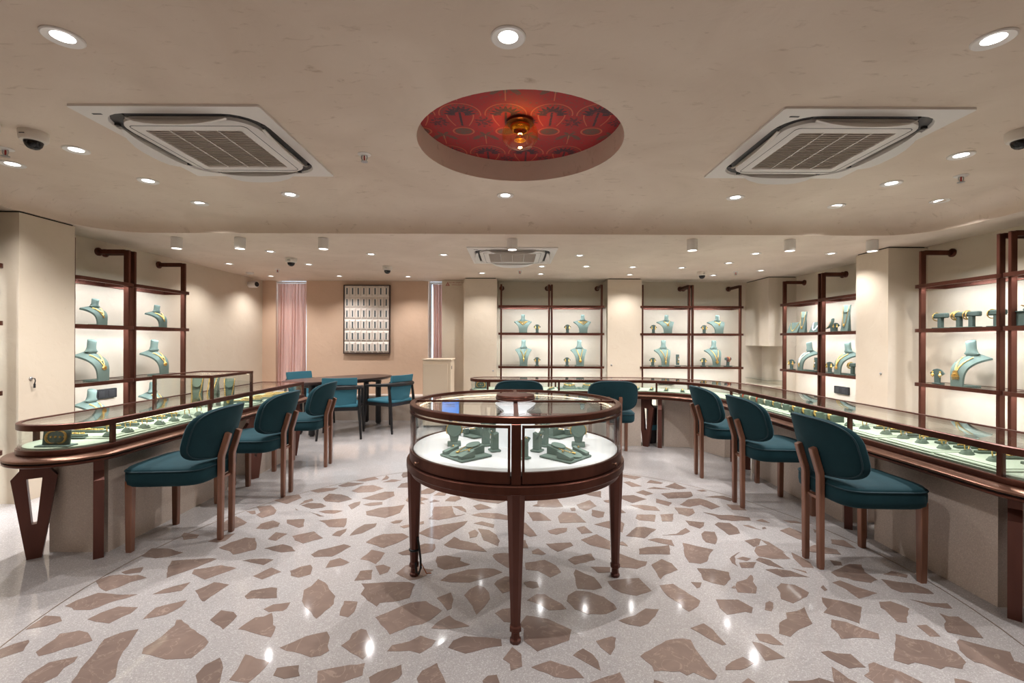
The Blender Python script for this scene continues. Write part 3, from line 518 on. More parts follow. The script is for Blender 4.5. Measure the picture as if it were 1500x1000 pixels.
mb.obj('wallpaper_panel', 'paper', upc, loc=(RC[0], RC[1], ZU + .148))
mb = MB(); mb.box((0, 3, 2.75), (9.2, 9.8, .05)); struct(mb.obj('roof_slab', 'ceil'))

# plastered columns with a shadow gap at the top
def column(x0, x1, y0, y1, parts=()):
    c = struct(MB().prism([(x0, y0), (x1, y0), (x1, y1), (x0, y1)], 0, ZL - .014).obj('column', 'wall'))
    g = .02
    MB().prism([(x0 + g, y0 + g), (x1 - g, y0 + g), (x1 - g, y1), (x0 + g, y1)], ZL - .014, ZL + .01).obj('shadow_gap', 'gap', c)
    return c
column(XL, -3.90, 3.60, 4.06); column(3.98, XR, 4.82, 5.27)
colb = column(-.775, -.245, 7.30, YB); column(1.535, 2.085, 7.32, YB)
wallbox('column', -1.17, -.775, 7.58, YB)
cc = struct(MB().prism([(3.97, 7.05), (XR, 7.05), (XR, YB), (3.97, YB)], 1.245, ZL - .014).obj('column', 'wall'))
MB().prism([(4.25, 7.07), (XR, 7.07), (XR, YB), (4.25, YB)], 0, 1.245).obj('niche_back', 'wall', cc)
MB().prism([(3.98, 7.06), (4.25, 7.06), (4.25, YB), (3.98, YB)], 0, .62).obj('niche_plinth', 'wall', cc)
MB().prism([(3.97, 7.05), (4.25, 7.05), (4.25, YB), (3.97, YB)], .70, .712).obj('niche_shelf', 'shelfglass', cc)
MB().prism([(3.99, 7.07), (XR, 7.07), (XR, YB), (3.99, YB)], ZL - .014, ZL + .01).obj('shadow_gap', 'gap', cc)
# key locks in the column panels
def key_lock(loc, rz, label, keys=True):
    t = thing('key_lock', label, 'lock', loc, rz)
    mb = MB(); mb.at(rx=PI / 2).lathe([(.0, 0), (.013, 0), (.013, .008), (.009, .012), (0, .012)], 14); mb.obj('lock_cylinder', 'metal', t)
    if keys:
        mb = MB(); mb.tube([(0, -.014, 0), (.004, -.03, 0), (.008, -.03, -.02), (.01, -.022, -.045)], .004, 6); mb.at(.012, -.02, -.06).box((0, 0, 0), (.018, .004, .035), .0015); mb.obj('key', 'darkmetal', t)
key_lock((-3.90, 3.69, .985), PI / 2, 'small steel key lock with hanging key on plaster column behind long counter')
key_lock((3.98, 4.91, .97), -PI / 2, 'small steel lock on beige column between the two shelving groups', False)
key_lock((-.30, 7.30, .83), 0, 'tiny lock low on the back column left of the shelving', False)
key_lock((1.60, 7.32, .93), 0, 'tiny lock on the back column between two pairs of shelving bays', False)

# ---------------------------------------------------------------- ceiling fixtures
def make_downlight(r):
    t = thing('downlight', '', 'light')
    MB().lathe([(r, 0), (r, -.004), (r * .93, -.008), (r * .80, -.005), (r * .56, -.0015), (r * .56, 0)], 28).obj('trim_ring', 'white', t)
    MB().lathe([(0, -.0012), (r * .57, -.0012), (r * .57, .002), (0, .002)], 28).obj('lens', 'lamp', t)
    return t
dl_u = make_downlight(.07); dl_l = make_downlight(.058)
def rows(pts, tol):
    out = []
    for p in sorted(pts, key=lambda q: q[1]):
        for r_ in out:
            if abs(r_[0][1] - p[1]) < tol: r_.append(p); break
        else: out.append([p])
    return [sorted(r_) for r_ in out]
def spread(proto, pts, tol, z, what, group, energy):
    first = True
    rr = rows(pts, tol)
    for i, row in enumerate(rr):
        for j, (x, y) in enumerate(row):
            lab = 'round recessed downlight in %s, %s from the left in its %s row' % (what, ORD[j], ORD[i]) if len(row) > 1 else 'round recessed downlight in %s, alone in its %s row' % (what, ORD[i])
            if first: o = proto; o.location = (x, y, z); o['label'] = lab; first = False
            else: o = copy_tree(proto, (x, y, z), 0, lab)
            o['group'] = group
            light('SPOT', 'beam', energy * (1.25 if abs(x) < .2 and y < 4 else 1), (0, 0, -.012), o, COOL, .012, spot=128, blend=.85)
UP = [(-1.80, 1.82), (-.02, 1.81), (1.91, 1.81), (-2.78, 2.90), (2.885, 2.93), (-2.77, 3.46), (2.87, 3.45), (-3.45, 3.14), (-2.76, 4.02), (2.86, 4.02), (-1.84, 3.77), (-.06, 3.77), (1.86, 3.80), (3.63, 3.87)]
spread(dl_u, UP, .16, ZU, 'the raised ceiling', 'downlights in the raised ceiling', P_DOWN)
LO = [(-2.77, 5.21), (-1.66, 5.35), (-.81, 5.37), (.795, 5.38), (2.79, 5.22), (3.64, 5.2), (-3.77, 6.06), (-2.72, 6.085), (.40, 6.175), (1.0, 6.16), (1.64, 6.2), (2.32, 6.24), (2.78, 5.85), (3.52, 6.45), (-3.81, 7.19), (-2.72, 7.16), (-1.65, 7.2), (-.45, 6.8), (.43, 6.86), (1.78, 6.9), (3.06, 6.93)]
spread(dl_l, LO, .22, ZL, 'the low rear ceiling', 'downlights in the low rear ceiling', P_DOWN * .62)
for k, p in enumerate([(-1.8, .3), (1.9, .3), (-2.8, 1.1), (2.9, 1.1), (-1.8, -1), (1.9, -1)]):   # rows of the same lights nearer than the camera sees
    o = copy_tree(dl_u, (p[0], p[1], ZU), 0, 'round recessed downlight in the raised ceiling near the entrance, %s of six out of view' % ORD[k]); o['group'] = 'downlights near the entrance'
    for ch in [c for c in o.children if c.type == 'LIGHT']: bpy.data.objects.remove(ch)
    light('SPOT', 'beam', P_DOWN * .45, (0, 0, -.012), o, COOL, .012, spot=128, blend=.85)
cyl = None
for k, x in enumerate([-3.34, -2.71, -1.88, 0, 1.79, 2.76, 3.58]):
    lab = 'white surface mounted cylinder spotlight just behind the ceiling step, %s from the left' % ORD[k]
    if cyl is None:
        cyl = thing('cylinder_spotlight', lab, 'light', (x, 4.53, ZL), 0, 'cylinder spotlights behind the ceiling step')
        MB().lathe([(.046, 0), (.05, -.004), (.05, -.106), (.047, -.11), (.043, -.11), (.043, -.09), (0, -.09)], 24).obj('housing', 'white', cyl)
        MB().lathe([(0, -.094), (.0425, -.104), (.0425, -.1), (0, -.09)], 24).obj('lens', 'lamp', cyl); o = cyl
    else:
        o = copy_tree(cyl, (x, 4.53, ZL), 0, lab)
        for ch in [c for c in o.children if c.type == 'LIGHT']: bpy.data.objects.remove(ch)
    light('SPOT', 'beam', P_CYL, (0, 0, -.115), o, COOL, .02, spot=110, blend=.7)

def rrect(a, b, r, n=6):
    P = []
    for cx, cy, s in ((a - r, b - r, 0), (-a + r, b - r, 90), (-a + r, -b + r, 180), (a - r, -b + r, 270)): P += arc(cx, cy, r, s, s + 90, n)
    return P
def make_ac(label):
    t = thing('air_conditioner', label, 'air conditioner', group='ceiling cassette air conditioners')
    sq = [(p[0], p[1]) for p in rrect(.495, .495, .012, 6)]; hole = rrect(.43, .43, .17, 6)
    mb = MB(); mb.rings([[(x, y, 0) for x, y in sq], [(x, y, -.012) for x, y in sq], [(x, y, -.016) for x, y in hole], [(x * .985, y * .985, .0) for x, y in hole], [(x * .97, y * .97, .0) for x, y in hole]], caps=False)
    mb.obj('panel_frame', 'white', t)
    mb = MB(); mb.rings([[(x * .99, y * .99, -.001) for x, y in hole], [(x * .82, y * .82, -.001) for x, y in hole]], caps=False); mb.f([mb.v((x * .99, y * .99, .003)) for x, y in hole]); mb.obj('air_channel', 'darkmetal', t)
    face = rrect(.372, .372, .13, 6); fi = rrect(.27, .27, .012, 6)
    mb = MB(); mb.rings([[(x, y, -.002) for x, y in face], [(x, y, -.022) for x, y in face], [(x * .97, y * .97, -.030) for x, y in face], [(x, y, -.032) for x, y in fi], [(x, y, -.018) for x, y in fi]], caps=False); mb.obj('face_panel', 'white', t)
    mb = MB(); gl = rrect(.325, .325, .03, 5)
    mb.rings([[(x, y, z) for x, y in gl] for z in (-.030, -.0322)] + [[(x * .992, y * .992, z) for x, y in gl] for z in (-.0322, -.030)], loop=True); mb.obj('grille_seam', 'darkmetal', t)
    g = MB().at().box((0, 0, -.020), (.54, .54, .004)).obj('grille_back', 'grille', t)
    sl = None
    for i in range(22):
        y = -.256 + .0244 * i
        if sl is None: sl = MB().at(0, 0, 0, rx=.5).box((0, 0, 0), (.54, .016, .002)).obj('slat', 'grille', t, (0, y, -.026), smooth=0)
        else:
            c = sl.copy(); C.objects.link(c); c.location = (0, y, -.026)
    for x in (-.135, 0, .135): MB().box((x, 0, -.0295), (.005, .54, .005)).obj('grille_bar', 'white', t)
    fl = None
    for k in range(4):
        a = k * PI / 2
        if fl is None:
            mb = MB(); prof = []
            for i in range(9):
                u = i / 8 * 2 - 1; x = u * .27; q = (1 - abs(u) ** 3)
                prof.append([(x, .395 + .0, -.016 - .010), (x, .405 + .030 * q, -.02 - .050 * q), (x, .405 + .033 * q, -.026 - .050 * q), (x, .388, -.026 - .024 * q)])
            fl = mb.rings(prof).obj('louvre_flap', 'white', t, smooth=50)
        else:
            c = fl.copy(); C.objects.link(c); c.rotation_euler.z = a
        mb = MB().at(rz=a); mb.box((-.285, .408, -.008), (.02, .022, .012)); mb.box((.285, .408, -.008), (.02, .022, .012)); mb.obj('flap_hinge', 'darkmetal', t)
    MB().box((-.40, -.42, -.0145), (.05, .012, .003)).obj('sensor_slot', 'darkmetal', t)
    return t
ac = make_ac('white ceiling cassette air conditioner left of the red ceiling recess'); ac.location = (-1.80, 2.83, ZU)
copy_tree(ac, (1.89, 2.83, ZU), 0, 'white ceiling cassette air conditioner right of the red ceiling recess')
copy_tree(ac, (0, 5.41, ZL), 0, 'white ceiling cassette air conditioner in the low rear ceiling')

def make_dome():
    t = thing('dome_camera', '', 'camera', group='dome security cameras')
    MB().lathe([(.066, 0), (.066, -.010), (.065, -.011), (.065, -.013), (.067, -.014), (.064, -.045), (.058, -.054), (.044, -.056), (.0, -.056)], 28).obj('camera_body', 'warmwhite', t)
    MB().lathe([(.044, -.054), (.043, -.065), (.037, -.082), (.026, -.094), (.012, -.1), (0, -.101)], 24).obj('dome_cover', 'smoke', t)
    MB().at(0, 0, -.068).ball((0, 0, 0), .027, 12, 8).obj('lens_ball', 'black2', t)
    MB().at(.016, -.016, -.078).ball((0, 0, 0), .012, 8, 6).obj('lens', 'metal', t)
    MB().box((.0, -.0655, -.030), (.03, .003, .004)).obj('name_mark', 'darkmetal', t)
    return t
dm = make_dome(); dm.location = (-2.80, 2.66, ZU); dm['label'] = 'white dome security camera on ceiling left of the nearer left air conditioner'
copy_tree(dm, (-2.93, 2.52, ZU), .4, 'white dome security camera cut by the picture edge, leftmost of the cameras')
copy_tree(dm, (2.90, 2.60, ZU), -.4, 'white dome security camera cut by the picture edge, rightmost of the cameras')
copy_tree(dm, (-2.74, 5.64, ZL), 0, 'small dome security camera on rear ceiling left of the framed relief')
copy_tree(dm, (-1.71, 6.23, ZL), 0, 'small dome security camera on rear ceiling above the framed relief')
copy_tree(dm, (2.75, 6.60, ZL), 0, 'small dome security camera on rear ceiling above the right back shelving')
t = thing('bullet_camera', 'white bullet security camera on left wall beside the curtained window', 'camera', (XL, 7.35, 2.20), R(70))
MB().at(0, -.02, 0, rx=PI / 2).lathe([(0, 0), (.05, 0), (.05, .03), (0, .03)], 18).obj('mount', 'white', t)
MB().at(0, -.05, -.0, rx=PI / 2).lathe([(0, 0), (.05, 0), (.055, .02), (.055, .10), (.048, .12), (0, .12)], 20).obj('camera_body', 'white', t)
MB().at(0, -.171, 0, rx=PI / 2).lathe([(0, 0), (.040, 0), (.036, .006), (0, .008)], 18).obj('lens', 'black2', t)

def make_sprinkler():
    t = thing('sprinkler', '', 'sprinkler', group='ceiling fire sprinklers')
    MB().lathe([(.042, 0), (.042, -.003), (.03, -.008), (.014, -.009), (0, -.009)], 22).obj('escutcheon', 'white', t)
    mb = MB(); mb.tube([(-.016, 0, -.008), (-.019, 0, -.025), (-.008, 0, -.044), (0, 0, -.046)], .0035, 6); mb.tube([(.016, 0, -.008), (.019, 0, -.025), (.008, 0, -.044), (0, 0, -.046)], .0035, 6); mb.obj('frame_arms', 'metal', t)
    MB().tube([(0, 0, -.008), (0, 0, -.044)], .005, 8).obj('glass_bulb', 'sensor', t)
    MB().lathe([(0, -.046), (.022, -.046), (.022, -.049), (0, -.049)], 14).obj('deflector', 'metal', t)
    return t
sp = make_sprinkler(); sp.location = (-.963, 2.955, ZU); sp['label'] = 'small steel fire sprinkler between left air conditioner and red ceiling recess'
copy_tree(sp, (3.24, 3.29, ZU), 0, 'small fire sprinkler with red bulb at right side of raised ceiling')
copy_tree(sp, (-3.22, 2.89, ZU), 0, 'small fire sprinkler with red bulb under the leftmost dome camera')
copy_tree(sp, (-3.35, 6.50, ZL), 0, 'small fire sprinkler on rear ceiling near the curtained window')
copy_tree(sp, (3.23, 6.58, ZL), 0, 'small fire sprinkler on rear ceiling before the corner column')
copy_tree(sp, (.11, 6.54, ZL), 0, 'small fire sprinkler on rear ceiling behind the rear air conditioner')
t = thing('smoke_detector', 'flat round white smoke detector at left of the rear ceiling', 'detector', (-3.94, 6.84, ZL))
MB().lathe([(.055, 0), (.055, -.012), (.04, -.026), (0, -.028)], 22).obj('detector_body', 'white', t); MB().lathe([(.024, -.0275), (.024, -.031), (0, -.032)], 16).obj('sensor_cap', 'grille', t)

# amber pendant lamp in the recess
t = thing('ceiling_lamp', 'amber glass globe lamp on the red patterned ceiling recess', 'lamp', (RC[0], RC[1], ZU + .148))
MB().lathe([(0, 0), (.085, 0), (.085, -.016), (.07, -.022), (0, -.022)], 32).obj('mount_plate', 'bronze', t)
MB().lathe([(.062, -.018), (.085, -.025), (.106, -.05), (.113, -.085), (.104, -.122), (.078, -.15), (.04, -.166), (0, -.17)], 36).obj('glass_globe', 'amber', t, smooth=80)
MB().lathe([(.0, -.024), (.06, -.026), (.062, -.045), (.045, -.062), (.04, -.06), (.055, -.045), (.0, -.03)], 28).obj('upper_reflector', 'reflector', t, smooth=60)
MB().lathe([(.0, -.062), (.012, -.062), (.012, -.095), (.03, -.1), (.036, -.118), (.03, -.118), (.022, -.104), (0, -.104)], 24).obj('lower_reflector', 'reflector', t, smooth=60)
MB().ball((0, 0, -.080), .013, 12, 8, (1, 1, .8)).obj('bulb', 'bulb', t)
light('SPOT', 'glow', P_PEND, (0, 0, -.178), t, (1, .93, .86), .025, spot=165, blend=.5)
light('SPOT', 'upglow', 3.2, (0, -.0, -.175), t, (1, .66, .36), .02, spot=150, blend=.8, rot=(PI, 0, 0))

# ---------------------------------------------------------------- back-left: curtains, relief, sign, cabinet
def curtain(x0, x1, z0, label, n):
    t = thing('curtain', label, 'curtain', ((x0 + x1) / 2, YB + .03, 0), 0, 'sheer pink curtains')
    mb = MB(); cols = 12 * n; wd = x1 - x0; rs = []
    for side in (0, 1):
        pass
    grid = []
    for k, z in enumerate([2.27, 2.20, 1.9, 1.5, 1.1, .8, z0]):
        amp = .012 + .016 * min(1, k / 2); row = []
        for i in range(cols + 1):
            u = i / cols; ph = u * n * 2 * PI
            row.append((-wd / 2 + u * wd + .01 * math.sin(ph * 1.3 + k * .5), amp * math.sin(ph) + .006 * math.sin(ph * 2.3 + k), z))
        grid.append(row)
    mb.rings(grid, closed=False, caps=False); mb.rings([[(x, y + .004, z) for x, y, z in r_] for r_ in grid], closed=False, caps=False)
    mb.obj('cloth', 'linen', t, smooth=80, wmerge=False)
    MB().box((0, 0, 2.292), (wd, .03, .02), .003).obj('curtain_track', 'white', t)
curtain(WX[0][0] + .01, WX[0][1] - .01, .44, 'sheer pink pleated curtain in the full window at far left', 8)
curtain(WX[1][0] + .07, WX[1][1] - .0, .93, 'narrow sheer pink curtain in the slim window beside dark pillar', 4)
t = thing('relief_panel', 'framed white relief panel of small tiles with dark slots on back wall', 'artwork', (-2.46, YB, 1.665))
W_, H_ = .76, 1.14
MB().box((0, -.02, 0), (W_, .036, H_), 0).obj('backing', 'cream', t)
mb = MB()
for s_ in (-1, 1): mb.box((s_ * (W_ / 2 + .006), -.024, 0), (.016, .05, H_ + .028)); mb.box((0, -.024, s_ * (H_ / 2 + .006)), (W_, .05, .016))
mb.obj('frame', 'walnut', t)
ti = sl = None
for i in range(6):
    for j in range(8):
        x = (j - 3.5) * W_ / 8; z = (i - 2.5) * H_ / 6; a, b = W_ / 16 - .002, H_ / 12 - .002
        if ti is None:
            mb = MB().at(rx=PI / 2); mb.rings([[(p * a, q * b, 0) for p, q in ((-1, -1), (1, -1), (1, 1), (-1, 1))], [(p * a * .75, q * b * .68, .016) for p, q in ((-1, -1), (1, -1), (1, 1), (-1, 1))]])
            ti = mb.obj('tile', 'cream', t, (x, -.037, z), smooth=0); sl = MB().box((0, -.017, 0), (.019, .004, .108)).obj('slot', 'slot', ti, smooth=0)
        else:
            c = ti.copy(); C.objects.link(c); c.location = (x, -.037, z); d = sl.copy(); C.objects.link(d); d.parent = c
t = thing('surveillance_sign', 'small warning sign with red lettering high on the dark back pillar', 'sign', (-.955, 7.58, 2.255))
MB().box((0, -.004, 0), (.315, .008, .105), .001).obj('sign_board', 'sign', t)
mb = MB().at(-.118, -.0085, -.012, rx=PI / 2)
A = [(-.036, -.022), (.036, -.022), (0, .04)]; B = [(-.019, -.013), (.019, -.013), (0, .02)]
mb.rings([[(x, y, 0) for x, y in A], [(x, y, .001) for x, y in A], [(x, y, .001) for x, y in B], [(x, y, 0) for x, y in B]], loop=True); mb.box((.002, -.004, .0005), (.014, .010, .001)); mb.obj('warning_symbol', 'signred', t, smooth=0)
def text(name, s, size, loc, parent, mat, rot=(PI / 2, 0, 0), align='CENTER'):
    cu = bpy.data.curves.new(name, 'FONT'); cu.body = s; cu.size = size; cu.extrude = .0004; cu.align_x = align; cu.resolution_u = 2; cu.space_line = 1.5
    tmp = bpy.data.objects.new('text_tmp', cu); C.objects.link(tmp); me = bpy.data.meshes.new_from_object(tmp.evaluated_get(bpy.context.evaluated_depsgraph_get()))
    bpy.data.objects.remove(tmp); me.materials.clear(); o = bpy.data.objects.new(name, me); C.objects.link(o); o.data.materials.append(M[mat]); o.parent = parent; o.location = loc; o.rotation_euler = rot; return o
text('lettering', 'YOU ARE UNDER CCTV\nSURVEILLANCE', .0245, (.03, -.0085, .012), t, 'signred')
t = thing('low_cabinet', 'low beige cabinet standing before the back pillar under the slim window', 'cabinet', (-1.13, 6.85, 0))
MB().box((0, .22, .52), (.42, .44, .98), .004).obj('cabinet_body', 'panelgrey', t)
MB().box((0, .22, 1.02), (.44, .46, .02), .003).obj('cabinet_top', 'panelgrey', t)
MB().box((-.02, -.008, .50), (.37, .016, .92), .003).obj('cabinet_door', 'panelgrey', t)
MB().box((.212, .10, .90), (.006, .03, .05), .002).obj('handle', 'darkmetal', t)
MB().box((0, .22, .015), (.40, .40, .03)).obj('plinth', 'gap', t)
t = thing('reflection_stand_in', 'added lit blue panel standing in for a reflection in the round showcase top', 'reflection', (-.905, 6.75, 0), 0)  # added glowing panel, imitates a blue reflection in the showcase's top glass
MB().box((0, 0, .345), (.29, .03, .30), .006).obj('bezel', 'black2', t); MB().box((0, -.0155, .345), (.25, .004, .26)).obj('panel', 'reflection', t)
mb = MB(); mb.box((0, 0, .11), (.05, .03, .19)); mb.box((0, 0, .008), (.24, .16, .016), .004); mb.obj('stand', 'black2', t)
mb = MB()
for z, w_ in ((.45, .09), (.43, .11), (.36, .12), (.33, .15)): mb.box((0, -.018, z), (w_, .001, .012 if z == .36 else .006))
mb.obj('faint_lines', 'reflection_text', t)

# ---------------------------------------------------------------- chairs
def make_chair():
    t = thing('velvet_chair', '', 'chair', group='teal velvet chairs at the counters')
    # seat: thick cushion, wider in front, crowned
    out = []
    for a in range(40):
        th = 2 * PI * a / 40; c, s_ = math.cos(th), math.sin(th)
        e = .42; x = .255 * math.copysign(abs(c) ** e, c); y = .245 * math.copysign(abs(s_) ** e, s_)
        x *= 1 + .02 * (y / .245); out.append((x, y))
    mb = MB(); mb.rings([[(x * k, y * k, z) for x, y in out] for k, z in ((.6, .402), (.93, .404), (.985, .418), (1, .445), (1, .478), (.985, .502), (.95, .514), (.8, .524), (.5, .531), (.2, .533))]); seat = mb.obj('seat', 'teal', t, smooth=60)
    mb = MB(); mb.tube([(x * 1.0, y * 1.0, .497) for x, y in out], .0045, 6, loop=True); mb.obj('seat_piping', 'tealpipe', seat, smooth=80)
    # curved rounded back
    ny, nx = 10, 18
    def bp(u, v, side):           # u,v in -1..1
        y = -.226 - .045 * (v + 1) + .115 * u * u
        x = .278 * u; z = .70 + .165 * v + .012 * (1 - u * u) * max(0, v)
        return (x, y + side, z)
    def ringpt(k, side):
        P = []
        for a in range(44):
            th = 2 * PI * a / 44; c, s_ = math.cos(th), math.sin(th); e = .55
            P.append(bp(k * math.copysign(abs(c) ** e, c), k * math.copysign(abs(s_) ** e, s_), side))
        return P
    mb = MB(); mb.rings([ringpt(k, s_) for k, s_ in ((.02, .034), (.35, .034), (.65, .033), (.88, .028), (.965, .018), (1, 0), (.965, -.018), (.88, -.026), (.65, -.028), (.35, -.028), (.02, -.028))])
    back = mb.obj('backrest', 'teal', t, smooth=70)
    mb = MB(); mb.tube(ringpt(.955, -.0215), .0045, 6, loop=True); mb.obj('back_piping', 'tealpipe', back, smooth=80)
    for s_ in (-1, 1):
        x = s_ * .212
        mb = MB(); mb.rings([[(x + i * w_, .190 + j * w_, z) for i, j in ((-1, -.8), (-.8, -1), (.8, -1), (1, -.8), (1, .8), (.8, 1), (-.8, 1), (-1, .8))] for w_, z in ((.016, 0), (.0175, .02), (.0205, .40), (.0205, .435), (.019, .438))])
        mb.obj('leg', 'copper', t, smooth=30)
        x = s_ * .066; mb = MB(); rs = []
        for y, z, w_, sh in ((-.262, 0, .0155, 0), (-.262, .02, .017, 0), (-.266, .53, .019, 0), (-.268, .55, .019, .006), (-.308, .685, .0185, .006), (-.311, .695, .017, .006)):
            rs.append([(x + i * w_, y + j * w_ * .9, z + j * sh) for i, j in ((-1, -.75), (-.75, -1), (.75, -1), (1, -.75), (1, .75), (.75, 1), (-.75, 1), (-1, .75))])
        mb.rings(rs); mb.obj('leg', 'copper', t, smooth=30)
    mb = MB(); mb.box((0, .205, .398), (.43, .022, .016)); mb.box((0, -.255, .398), (.13, .022, .016)); mb.box((0, -.03, .398), (.035, .45, .016)); mb.obj('seat_frame', 'copper', t)
    return t
ch = make_chair()
spots = [(-2.165, 3.02, 90 + 4, 'teal velvet chair at left counter, nearest the camera'), (-2.16, 3.85, 90, 'teal velvet chair at left counter, middle one of three'), (-2.18, 4.75, 92, 'teal velvet chair at left counter, farthest one'),
         (2.045, 2.69, -90, 'teal velvet chair at right counter, nearest the camera'), (2.08, 3.64, -91, 'teal velvet chair at right counter, middle one of three'), (2.085, 4.43, -90, 'teal velvet chair at right counter, farthest one'),
         (.08, 5.30, 0, 'teal velvet chair at back counter, directly behind the round showcase'), (1.14, 5.26, -4, 'teal velvet chair at back counter, right of the round showcase')]
for i, (x, y, a, lab) in enumerate(spots):
    if i == 0: ch.location = (x, y, 0); ch.rotation_euler.z = R(a); ch['label'] = lab
    else: copy_tree(ch, (x, y, 0), R(a), lab)

def make_armchair():
    t = thing('armchair', '', 'chair', group='black framed armchairs at the meeting table')
    for s_ in (-1, 1):
        MB().tube([(s_ * .27, .25, 0), (s_ * .255, .235, .30), (s_ * .25, .225, .66)], [.014, .022, .018], 8).obj('leg', 'black', t)
        MB().tube([(s_ * .275, -.30, 0), (s_ * .25, -.25, .35), (s_ * .245, -.21, .66)], [.014, .022, .018], 8).obj('leg', 'black', t)
    P = [(-.25, .23, .655), (-.265, .0, .668), (-.255, -.19, .68), (-.18, -.27, .685), (0, -.295, .687), (.18, -.27, .685), (.255, -.19, .68), (.265, .0, .668), (.25, .23, .655)]
    MB().tube(P, [.016, .020, .024, .031, .034, .031, .024, .020, .016], 8).obj('arm_rail', 'black', t, smooth=80)
    mb = MB(); mb.box((0, .215, .395), (.48, .03, .045)); mb.box((0, -.225, .395), (.47, .03, .045)); mb.box((-.235, 0, .395), (.03, .42, .045)); mb.box((.235, 0, .395), (.03, .42, .045)); mb.obj('seat_frame', 'black', t)
    mb = MB(); P = rrect(.235, .235, .04, 4); mb.rings([[(x * k, y * k, z) for x, y in P] for k, z in ((.97, .415), (1, .425), (1, .445), (.96, .458), (.5, .464))]); mb.obj('seat', 'blue', t, smooth=50)
    mb = MB(); rs = []
    for z, y, w_ in ((.40, -.20, .19), (.46, -.225, .205), (.62, -.255, .215), (.78, -.285, .22), (.81, -.292, .217)):
        rs.append([(x * w_, y + dy + .05 * x * x, z) for x, dy in ((-1, .016), (-.5, .018), (0, .018), (.5, .018), (1, .016), (1, -.016), (.5, -.018), (0, -.018), (-.5, -.018), (-1, -.016))])
    mb.rings(rs); mb.obj('backrest', 'blue', t, smooth=50)
    return t
am = make_armchair(); am.location = (-2.33, 6.24, 0); am.rotation_euler.z = R(14); am['label'] = 'blue armchair with black frame, back turned to camera at near side of dark table'
copy_tree(am, (-1.80, 6.72, 0), R(62), 'blue armchair with black frame at right end of the dark table')
copy_tree(am, (-3.16, 7.10, 0), R(-118), 'blue armchair at the far side of dark table, half hidden')
t = thing('meeting_table', 'long oval dark walnut table in front of the framed relief', 'table', (-2.53, 6.76, 0), R(58))
el_ = [(.86 * math.copysign(abs(math.cos(a)) ** .7, math.cos(a)), .40 * math.copysign(abs(math.sin(a)) ** .8, math.sin(a))) for a in [2 * PI * i / 48 for i in range(48)]]
mb = MB(); mb.rings([[(x * k, y * k, z) for x, y in el_] for k, z in ((.93, .705), (.985, .722), (1, .738), (.995, .75), (.9, .752))]); mb.obj('tabletop', 'walnut', t, smooth=40)
for x, y in ((-.58, -.14), (-.58, .14), (.58, -.14), (.58, .14)): MB().lathe([(0, 0), (.028, 0), (.028, .015), (.042, .02), (.042, .705), (0, .705)], 18).obj('leg', 'black', t, (x, y, 0))
mb = MB(); mb.box((0, 0, .68), (1.2, .06, .05)); mb.box((-.58, 0, .68), (.07, .34, .05)); mb.box((.58, 0, .68), (.07, .34, .05)); mb.obj('underframe', 'black', t)

# ---------------------------------------------------------------- round showcase
t = thing('round_showcase', 'round glass showcase on four tapered bronze legs in the middle of the floor', 'showcase', (TC[0], TC[1], 0))
RT, RB = .572, .588
def ringband(r0, r1, z0, z1, n=72, a0=None, a1=None):
    mb = MB(); pr = [(r1, z0), (r1, z1), (r0, z1), (r0, z0)]
    A = [2 * PI * i / n for i in range(n)] if a0 is None else [R(a0 + (a1 - a0) * i / n) for i in range(n + 1)]
    return mb.rings([[(r_ * math.cos(a), r_ * math.sin(a), z) for r_, z in pr] for a in A], loop=a0 is None)
MB().lathe([(RT - .045, .948), (RT - .004, .944), (RT, .948), (RT, .971), (RT - .004, .975), (RT - .028, .975), (RT - .030, .966), (RT - .045, .966)], 80).obj('top_rim', 'bronze', t)
mb = MB(); mb.lathe([(0, .960), (RT - .03, .960), (RT - .03, .967), (0, .967)], 64); mb.obj('top_glass', 'glass', t, smooth=0)
mb = MB(); mb.box((0, 0, .969), (2 * RT - .06, .012, .010)); mb.obj('top_bar', 'bronze', t); mb = MB(); mb.box((0, 0, .969), (.022, 2 * RT - .06, .010)); mb.obj('top_bar', 'bronze', t)
MB().lathe([(0, .974), (.095, .974), (.108, .980), (.110, .990), (.106, .994), (.108, .998), (.104, 1.006), (.09, 1.008), (0, 1.008)], 40).obj('cap', 'bronze', t)
MB().lathe([(0, .732), (.108, .732), (.108, .868), (.100, .884), (.062, .910), (0, .910)], 40).obj('light_column', 'glow', t)
MB().lathe([(0, .910), (.062, .910), (.066, .920), (.112, .955), (.112, .959), (0, .959)], 40).obj('light_funnel', 'glow2', t)
MB().lathe([(0, .715), (RT - .020, .715), (RT - .020, .733), (0, .733)], 80).obj('case_floor', 'disc', t)
MB().lathe([(RT - .05, .640), (RB - .004, .640), (RB, .644), (RB, .676), (RB - .003, .680), (RT - .05, .680)], 80).obj('base_ring', 'bronze', t)
MB().lathe([(RB - .065, .612), (RB - .022, .612), (RB - .020, .640), (RB - .065, .640)], 80).obj('apron', 'bronze', t)
MB().lathe([(0, .700), (RT - .028, .700), (RT - .028, .640), (0, .640)], 64).obj('under_panel', 'bronze', t)
